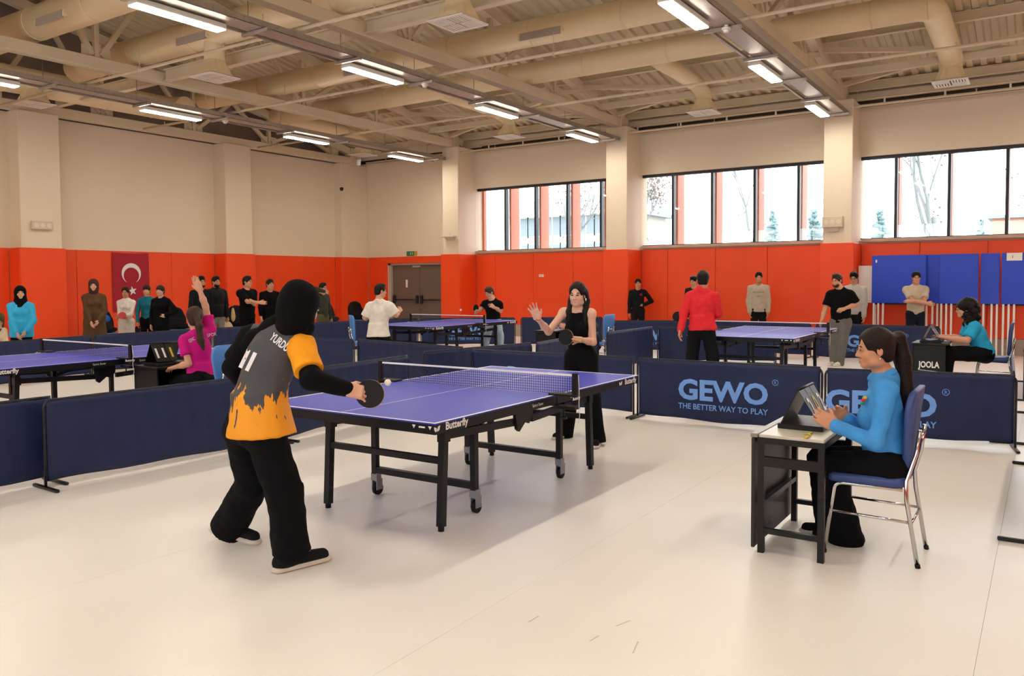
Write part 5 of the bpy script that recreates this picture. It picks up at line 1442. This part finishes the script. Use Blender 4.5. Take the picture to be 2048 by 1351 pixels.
# ---- white T-shirt player
D = 14.2
J = from_px(D, 1.72, 140, look=120, pitch=-4, hd=(761, 582, .0), nk=(759, 600, -.02), sL=(741, 612, .08), sR=(778, 612, -.08), che=(760, 628, .0), eL=(731, 636, .10), wL=(728, 632, .32), eR=(792, 630, -.05), wR=(799, 621, .12),
            pel=(753, 662, .0), hL=(745, 668, .07), hR=(764, 668, -.05), kL=(735, 700, .1), kR=(784, 698, .0), aL=(737, 735, .0), aR=(795, 738, -.05))
person('player in a white T-shirt crouching with his back turned, dark cropped hair', J, 'd3a081', top=dict(m=cloth('ece7de', .8), sleeve='short', hem=.09, hv=(0, 0, 1), hoff=RGT * .035, flat=.95, hip=.178, bulk=1.15, fold=.007, sl=.85, sr=.072), bot=dict(m=cloth('121216'), hem=.065, knee=.08, thigh=.090, bulk=.92),
       hair=dict(style='fade', col='16120f', glasses=1), vox=.009, cvox=.012, seed=91)
# ---- V-neck player
D = 17.4
J = from_px(D, 1.74, -40, look=-50, pitch=-22, hd=(979, 585, .0), nk=(985, 598, .0), sR=(970, 606, .08), sL=(999, 607, -.08), che=(985, 617, .0), eR=(963, 617, .06), wR=(954, 622, -.10), eL=(1001, 621, -.06), wL=(988, 614, -.22),
            pel=(988, 641, .02), hR=(981, 646, .06), hL=(995, 646, -.05), kR=(974, 672, .04), kL=(1000, 671, -.1), aR=(969, 700, .06), aL=(1001, 702, -.10))
person('player in a black V-neck shirt and pale jeans reaching with a bat', J, 'd2a083', top=dict(m=BLACK, sleeve='short', hem=.05, bulk=1.02, sl=.75, neck=1.3), bot=dict(m=cloth('a9bccb'), hem=.065, knee=.075, thigh=.095),
       hair=dict(style='fade', col='4a382b'), vox=.010, cvox=.013, seed=101)
bat('black bat of the V-neck player at the far end of the table', at(951.5, 616, D - .12), -FWD + RGT * .9, at(954, 625, D - .12) - at(951.5, 616, D - .12))

# ---- onlookers along the left wall
def onlooker(label, px, top_y, D, face, **kw):
    pose = {k: kw.pop(k) for k in ('handL', 'handR', 'poleL', 'poleR', 'look', 'pitch', 'wide', 'lean') if k in kw}
    J = stand(Bp(px, D), H(px, top_y, D), face, **pose); J['sole'] = kw.pop('sole', 'cfc7ba')
    person(label, J, kw.pop('sk', 'd8a88c'), vox=kw.pop('vox', .011), cvox=kw.pop('cvox', .015), **kw); return J
CLR = dict(handL=(-.045, .125, .515), handR=(.035, .135, .505), poleL=(-1, -.3, -.1), poleR=(1, -.3, -.1))
onlooker('woman in a bright turquoise sweatshirt and black headscarf with clasped hands', 41, 573, 13.4, 28, **CLR, look=35, wide=.92, fem=True, seed=111, top=dict(m=cloth('3db4e4', .85), hem=.13, bulk=1.16, waist=.165, hip=.17), bot=dict(m=BLACK, bulk=.95), hair=dict(style='hijab', m=cloth('0d0d10')), vox=.009, cvox=.012)
J = onlooker('woman in a long brown coat and brown headscarf with clasped hands', 188, 559, 15.8, 25, **CLR, wide=.92, fem=True, seed=121, top=dict(m=cloth('5a4330', .85), hem=.56, bulk=1.16, hip=.20, waist=.165), bot=dict(m=BLACK), hair=dict(style='hijab', m=cloth('4a332a'), drape=0), vox=.010, cvox=.013)
S = Sdf(.010); S.cone(J['che'] + J['f'] * .105 - np.array([0, 0, .05]), J['nk'] + J['f'] * .06 - np.array([0, 0, .06]), .022, .045, .02, J['f'], .5); link('white_undershirt', S.mesh('white_undershirt', origin=J['base']), cloth('e6e0d8'), J['root'])
J = onlooker('girl in a white zip top and pale trousers holding a red bat', 252, 575, 17.0, 8, wide=.92, handL=(.02, .15, .60), handR=(-.02, .15, .585), pitch=-8, fem=True, seed=131, top=dict(m=cloth('e6e0da', .8), hem=.03, bulk=.95, collar=1), bot=dict(m=cloth('cfc8c0'), bulk=1.08, hem=.075, knee=.085, thigh=.105), hair=dict(style='pony', col='17110f', tail=[]), sk='c48e72')
q = J['wL'] + J['f'] * .07 + np.array([0, 0, .02]); bat('red bat held by the girl in white below the flag', q + J['r'] * -.04, J['f'] * .9 + np.array([0, 0, .35]), -J['r'] + np.array([0, 0, -.35]), M_redr)
J = onlooker('woman with a fringe in a teal top standing beside the woman in black', 294, 571, 17.6, 12, wide=.92, fem=True, seed=141, top=dict(m=cloth('1d6f86', .8), hem=.02, bulk=1.0, collar=1), bot=dict(m=BLACK, bulk=1.05), hair=dict(style='bangs', col='2a1c16'))
bat('dark bat hanging from the hand of the woman in teal', J['wR'] + np.array([0, 0, -.15]), J['f'] + J['r'] * .4, (0, 0, 1))
onlooker('woman in a black sweatshirt with a fringe and one hand on her hip', 322, 571, 16.6, -6, wide=.95, handL=(-.085, .05, .60), poleL=(-1, -.25, .1), fem=True, seed=151, top=dict(m=BLACK, hem=.12, bulk=1.2), bot=dict(m=BLACK, bulk=1.12), hair=dict(style='bangs', col='33221b'), sk='e0b49c')
onlooker('bearded man in a black hooded top behind the raised arm', 402, 553, 17.0, 48, seed=161, top=dict(m=cloth('1a1a1f'), hem=.05, bulk=1.1, hood=1), bot=dict(m=cloth('22252c')), hair=dict(style='short', col='15110f', beard='1a1411'), sk='c48e70')
J = onlooker('man in a black puffer jacket and light jeans by the pillar', 432, 553, 18.0, 42, look=50, seed=171, top=dict(m=cloth('1b1b1f', .55), hem=.09, bulk=1.18, collar=1, fold=.010), bot=dict(m=cloth('8f8f8c')), hair=dict(style='short', col='17120f', beard='1c1512'), sk='c79273')
onlooker('man in a black T-shirt pointing with folded arm', 494, 553, 17.2, 55, look=75, handL=(.05, .17, .69), handR=(.0, .25, .68), seed=181, top=dict(m=BLACK, sleeve='short', hem=.10, bulk=1.12, sl=.8), bot=dict(m=BLACK), hair=dict(style='short', col='16110f'), sk='cf9878')
onlooker('man in a black sweater listening to the man pointing', 540, 559, 18.0, 35, look=45, seed=191, top=dict(m=BLACK, hem=.08, bulk=1.12, cuff=.35), bot=dict(m=BLACK), hair=dict(style='fade', col='2a1e18'), sk='cf9a7c')
onlooker('person in olive trousers almost hidden behind the black headscarf', 645, 566, 18.2, 60, seed=201, handR=(.06, .10, .88), top=dict(m=cloth('3a3d33'), hem=.04), bot=dict(m=cloth('5a5a40')), hair=dict(style='short', col='18130f', glasses=1), sk='c99477')
# ---- onlookers along the window wall
J = onlooker('young man in a black hoodie with a small red badge and hand on hip', 1276, 558, 19.9, -8, handL=(-.08, .04, .60), poleL=(-1, -.3, .1), seed=211, top=dict(m=cloth('17171b'), hem=.05, bulk=1.04, hood=1), bot=dict(m=cloth('17181c')), hair=dict(style='short', col='16120f'), sk='c78f70')
S = Sdf(.010); q = J['che'] + J['f'] * .125 - J['r'] * .07 + np.array([0, 0, .04]); S.ell(q, (.035, .035, .035), None, .01); link('red_badge', S.mesh('red_badge', origin=J['base']), cloth('8e2430'), J['root'])
onlooker('man in dark clothes mostly hidden behind the man in red', 1388, 552, 18.7, -40, pitch=-18, seed=221, top=dict(m=cloth('22232a'), hem=.05, bulk=.95), bot=dict(m=BLACK), hair=dict(style='short', col='16120f'), sk='cf9a7c')
J = onlooker('young man in a light grey hooded sweatshirt with hands in his pockets', 1517, 545, 18.3, -12, handL=(-.115, .045, .485), handR=(.115, .045, .485), poleL=(-.6, -1, 0), poleR=(.6, -1, 0), seed=231, top=dict(m=cloth('b9ad9b', .9), hem=.065, bulk=1.12, hood=1, rib=1), bot=dict(m=cloth('17171b'), bulk=.92), hair=dict(style='short', col='14100e'), sk='c78f70')
on_cloth(J, 'chest_print', 'WESTBROOK', .035, cloth('4a4c55'), 1517, 585, 0, fit=.26, D=18.2); on_cloth(J, 'chest_print', '1900', .032, cloth('4a4c55'), 1517, 593, 0, fit=.12, D=18.2)
onlooker('man in a pale striped shirt and glasses behind the walking man', 1708, 544, 16.4, -35, pitch=-16, handL=(-.12, .04, .47), handR=(.12, .04, .47), seed=241, top=dict(m=cloth('b8b4ae', .8), hem=.05, bulk=1.12, collar=1), bot=dict(m=cloth('17171b')), hair=dict(style='short', col='15110f', glasses=1), sk='c99376')
onlooker('young man in a beige polo shirt with crossed arms', 1831, 544, 16.0, -12, handL=(.075, .125, .665), handR=(-.085, .145, .64), poleL=(-1, .1, -.6), poleR=(1, .1, -.6), look=-18, seed=251, top=dict(m=cloth('c2b6a2', .8), sleeve='short', hem=.04, bulk=1.02, collar=1, sl=.7), bot=dict(m=cloth('1c2130')), hair=dict(style='short', col='14100e'), sk='c99376')
# ---- seated person cut by the left edge
D = 14.6
q = at(-4, 640, D)
J = from_px(D, 1.62, 40, look=40, pitch=-30, hd=(-2, 640, .0), nk=(-4, 655, .0), sR=(-18, 662, .0), sL=(8, 662, .0), che=(-4, 675, .0), eR=(-20, 684, .0), wR=(-4, 692, -.2), eL=(11, 682, -.1), wL=(2, 692, -.25),
            pel=(-6, 698, .05), hR=(-14, 702, .0), hL=(2, 702, .0), kR=(-10, 708, -.45), kL=(10, 708, -.45), aR=(-8, 752, -.40), aL=(10, 752, -.40))
person('seated person in a beige top and olive headscarf at the left edge', J, 'd8a88c', top=dict(m=cloth('c9b79c'), hem=.05, bulk=1.05), bot=dict(m=BLACK), hair=dict(style='hijab', m=cloth('4a4a30')), vox=.012, cvox=.016, fem=True, seed=261)

# ================================================================ coats and bags
def lump(name, label, cat, c, parts, m, extra=()):
    t = thing(name, label, cat, c)
    for nm, ops, mm in [(name + '_body', parts, m)] + list(extra):
        S = Sdf(.014)
        for o in ops: S.ell(np.array(o[:3]) , o[3:6], None, .05)
        link(nm, S.mesh(nm, fold=.010, fscale=.8, seed=len(ops) + len(nm)), mm, t)
    return t
def on_chair(name, i, label, cat, col, trim=None):
    x, y = CH[i][0]
    S0 = [(-.02, .22, .80, .26, .09, .20), (-.16, .20, .60, .12, .10, .24), (.16, .20, .60, .12, .10, .24), (0, .14, .58, .20, .12, .16), (0, .0, .54, .22, .20, .07)]
    ex = [(trim[0], trim[1], cloth(trim[2]))] if trim else []
    return lump(name, label, cat, (x, y, 0), S0, cloth(col, .6), ex)
on_chair('coat', 5, 'black coat with blue lining hung over a chair by the flag', 'coat', '15161a', ('lining', [(.05, .10, .78, .10, .05, .09)], '3a62b0'))
on_chair('coat', 6, 'dark coat on the chair below the flag', 'coat', '1a1a1f')
on_chair('coat', 7, 'black coat with beige scarf behind the man pointing', 'coat', '17171b', ('scarf', [(-.2, .12, .75, .05, .05, .20)], 'c2ab84'))
on_chair('bag', 8, 'dark bulky bag on the blue chair in the far corner', 'bag', '24262a')
on_chair('coat', 9, 'black coat over the chair by the corner pillar', 'coat', '141418')
q = at(452, 655, 19.0); lump('bag', 'beige shoulder bag standing by the pillar beside the men in black', 'bag', (q[0], q[1], 0), [(0, 0, .42, .20, .12, .24), (0, 0, .2, .22, .13, .22)], cloth('c9b48c', .7), [('strap', [(.0, 0, .70, .10, .03, .06)], cloth('8c744c'))])

# ================================================================ outside the windows
M_bark = mat('pale_bark', '7d8386', .9, var=.1, scale=6)
M_needle = mat('blue_green_needles', '6a8082', .9, var=.15)
M_leaf = mat('dry_leaves', '85756c', .9, var=.1)
def tree(label, px, X, top, spread, seed, leaves=0, z0=-.6, fork=2.2):
    c = onx(px, 480, X); rnd = random.Random(seed)
    t = thing('bare_tree', label, 'tree', (X, c[1], z0), group='bare trees outside')
    b = MB(); tips = []
    def grow(p, d, L, r, lvl):
        pts = [p]; rs = [r]; n = 4
        for k in range(n):
            d = nrm(d + np.array([rnd.gauss(0, .09), rnd.gauss(0, .09), .04]))
            p = p + d * L / n; pts.append(p); rs.append(r * (1 - .45 * (k + 1) / n))
        b.tube(pts, rs, 6 if lvl < 2 else 4, cap=False)
        tips.append(p)
        if lvl >= 5 or r < .012: return
        for _ in range(3 if lvl < 2 else 2 + (rnd.random() < .4)):
            a = rnd.uniform(0, 6.28); tl = rnd.uniform(.35, .85) * spread
            e = nrm(d + np.array([math.cos(a) * tl * .7, math.sin(a) * tl, rnd.uniform(-.05, .2)]))
            k = rnd.randint(2, n)
            grow(pts[k], e, L * rnd.uniform(.55, .8), rs[k] * rnd.uniform(.5, .72), lvl + 1)
    grow(np.zeros(3), np.array([0, 0, 1.]), top * .42, .16, 0)
    link('branches', b, M_bark, t)
    if leaves:
        q = MB()
        for _ in range(leaves):
            p = rnd.choice(tips) + np.array([rnd.gauss(0, .22) for _ in range(3)]); a = nrm([rnd.gauss(0, 1) for _ in range(3)]) * .05; e = nrm(np.cross(a, [rnd.gauss(0, 1) for _ in range(3)])) * .045
            q.add([p - a, p + e, p + a, p - e], [(0, 1, 2, 3)])
        o = link('leaves', q, M_leaf, t); o['kind'] = 'stuff'
tree('bare tree outside the first window', 1085, 27., 9.0, .8, 5, 300)
tree('leafy pale tree at the left of the second window', 1302, 24., 8.5, .55, 9, 1500)
tree('thin birch outside the right half of the second window', 1530, 26., 10., .5, 12, 500)
tree('large forked tree outside the third window', 1895, 22., 9.5, .85, 21, 700)
tree('slender bare tree behind the right edge of the third window', 2035, 30., 7.0, .5, 33, 200)
def conifer(label, px, X, topy, seed):
    c = onx(px, topy, X); h = c[2] + .8; rnd = random.Random(seed)
    t = thing('conifer', label, 'tree', (X, c[1], -.8), group='conifers outside')
    link('trunk', MB().tube([(0, 0, 0), (0, 0, h)], [.12, .02], 8), M_bark, t)
    b = MB(); z = h * .25
    while z < h:
        r = (h - z) * .36 + .1
        for k in range(9):
            a = rnd.uniform(0, 6.28); e = np.array([math.cos(a), math.sin(a), -.15]); L = r * rnd.uniform(.7, 1.1); p0 = np.array([0, 0, z + rnd.uniform(0, .25)])
            b.tube([p0, p0 + e * L * .6 + np.array([0, 0, .02]), p0 + e * L], [.07 + r * .04, .10, .02], 5, cap=False)
        z += .28
    link('foliage', b, M_needle, t)
conifer('small spruce outside the second window beside the birch', 1545, 33., 432, 2)
conifer('spruce beside the pillar outside the second window', 1628, 30., 424, 3)
conifer('spruce outside the first pane of the third window', 1760, 32., 428, 4)
conifer('low spruce outside the third window by the orange building', 1962, 34., 452, 6)
M_fac = mat('pale_facade', 'a8a298', .8, var=.03); M_roofo = mat('grey_roof', '828a92', .7); M_pane = mat('dark_panes', '74808a', .3)
c0 = onx(1036, 410, 46.); c1 = onx(1240, 410, 46.)
t = thing('apartment_building', 'pale two storey building seen through the first window', 'building', (46., c1[1], -1))
w = c0[1] - c1[1]; zt = c0[2] + 1
link('facade', MB().box(0, 8, 0, w, 0, zt - .9), M_fac, t)
rf = link('roof', MB().prism([(-.6, zt - .9), (8.6, zt - .9), (4., zt + .9)], -.5, w + .5, 1), M_roofo, t)
link('gutter', MB().box(-.75, -.45, -.5, w + .5, zt - 1.0, zt - .8), M_white, rf)
for r_ in range(2):
    for k in range(6):
        y = w * (.06 + .165 * k); z = onx(1100, 432 + 54 * r_, 46.)[2] + 1
        f = link('window', MB().box(-.06, .02, y, y + 1.5, z - 1.5, z), M_white, t)
        link('pane', MB().box(-.08, -.055, y + .1, y + .7, z - 1.4, z - .1), M_pane, f); link('pane', MB().box(-.08, -.055, y + .8, y + 1.4, z - 1.4, z - .1), M_pane, f)
c0 = onx(1985, 420, 60.); t = thing('orange_building', 'distant low building with orange wall outside the third window', 'building', (60., c0[1] - 12, -1))
link('wall', MB().box(0, 6, 0, 12, 0, onx(1985, 437, 60.)[2] + 1), mat('orange_facade', 'a8705c', .8), t)
link('roof', MB().box(-.3, 6.3, -.3, 12.3, onx(1985, 437, 60.)[2] + 1, onx(1985, 431, 60.)[2] + 1), M_roofo, t)
g = struct(link('ground_outside', MB().box(14.7, 90, -60, 80, -1.05, -1), mat('pale_ground', '8f9590', .9)))
g['label'] = 'grey ground outside the hall'
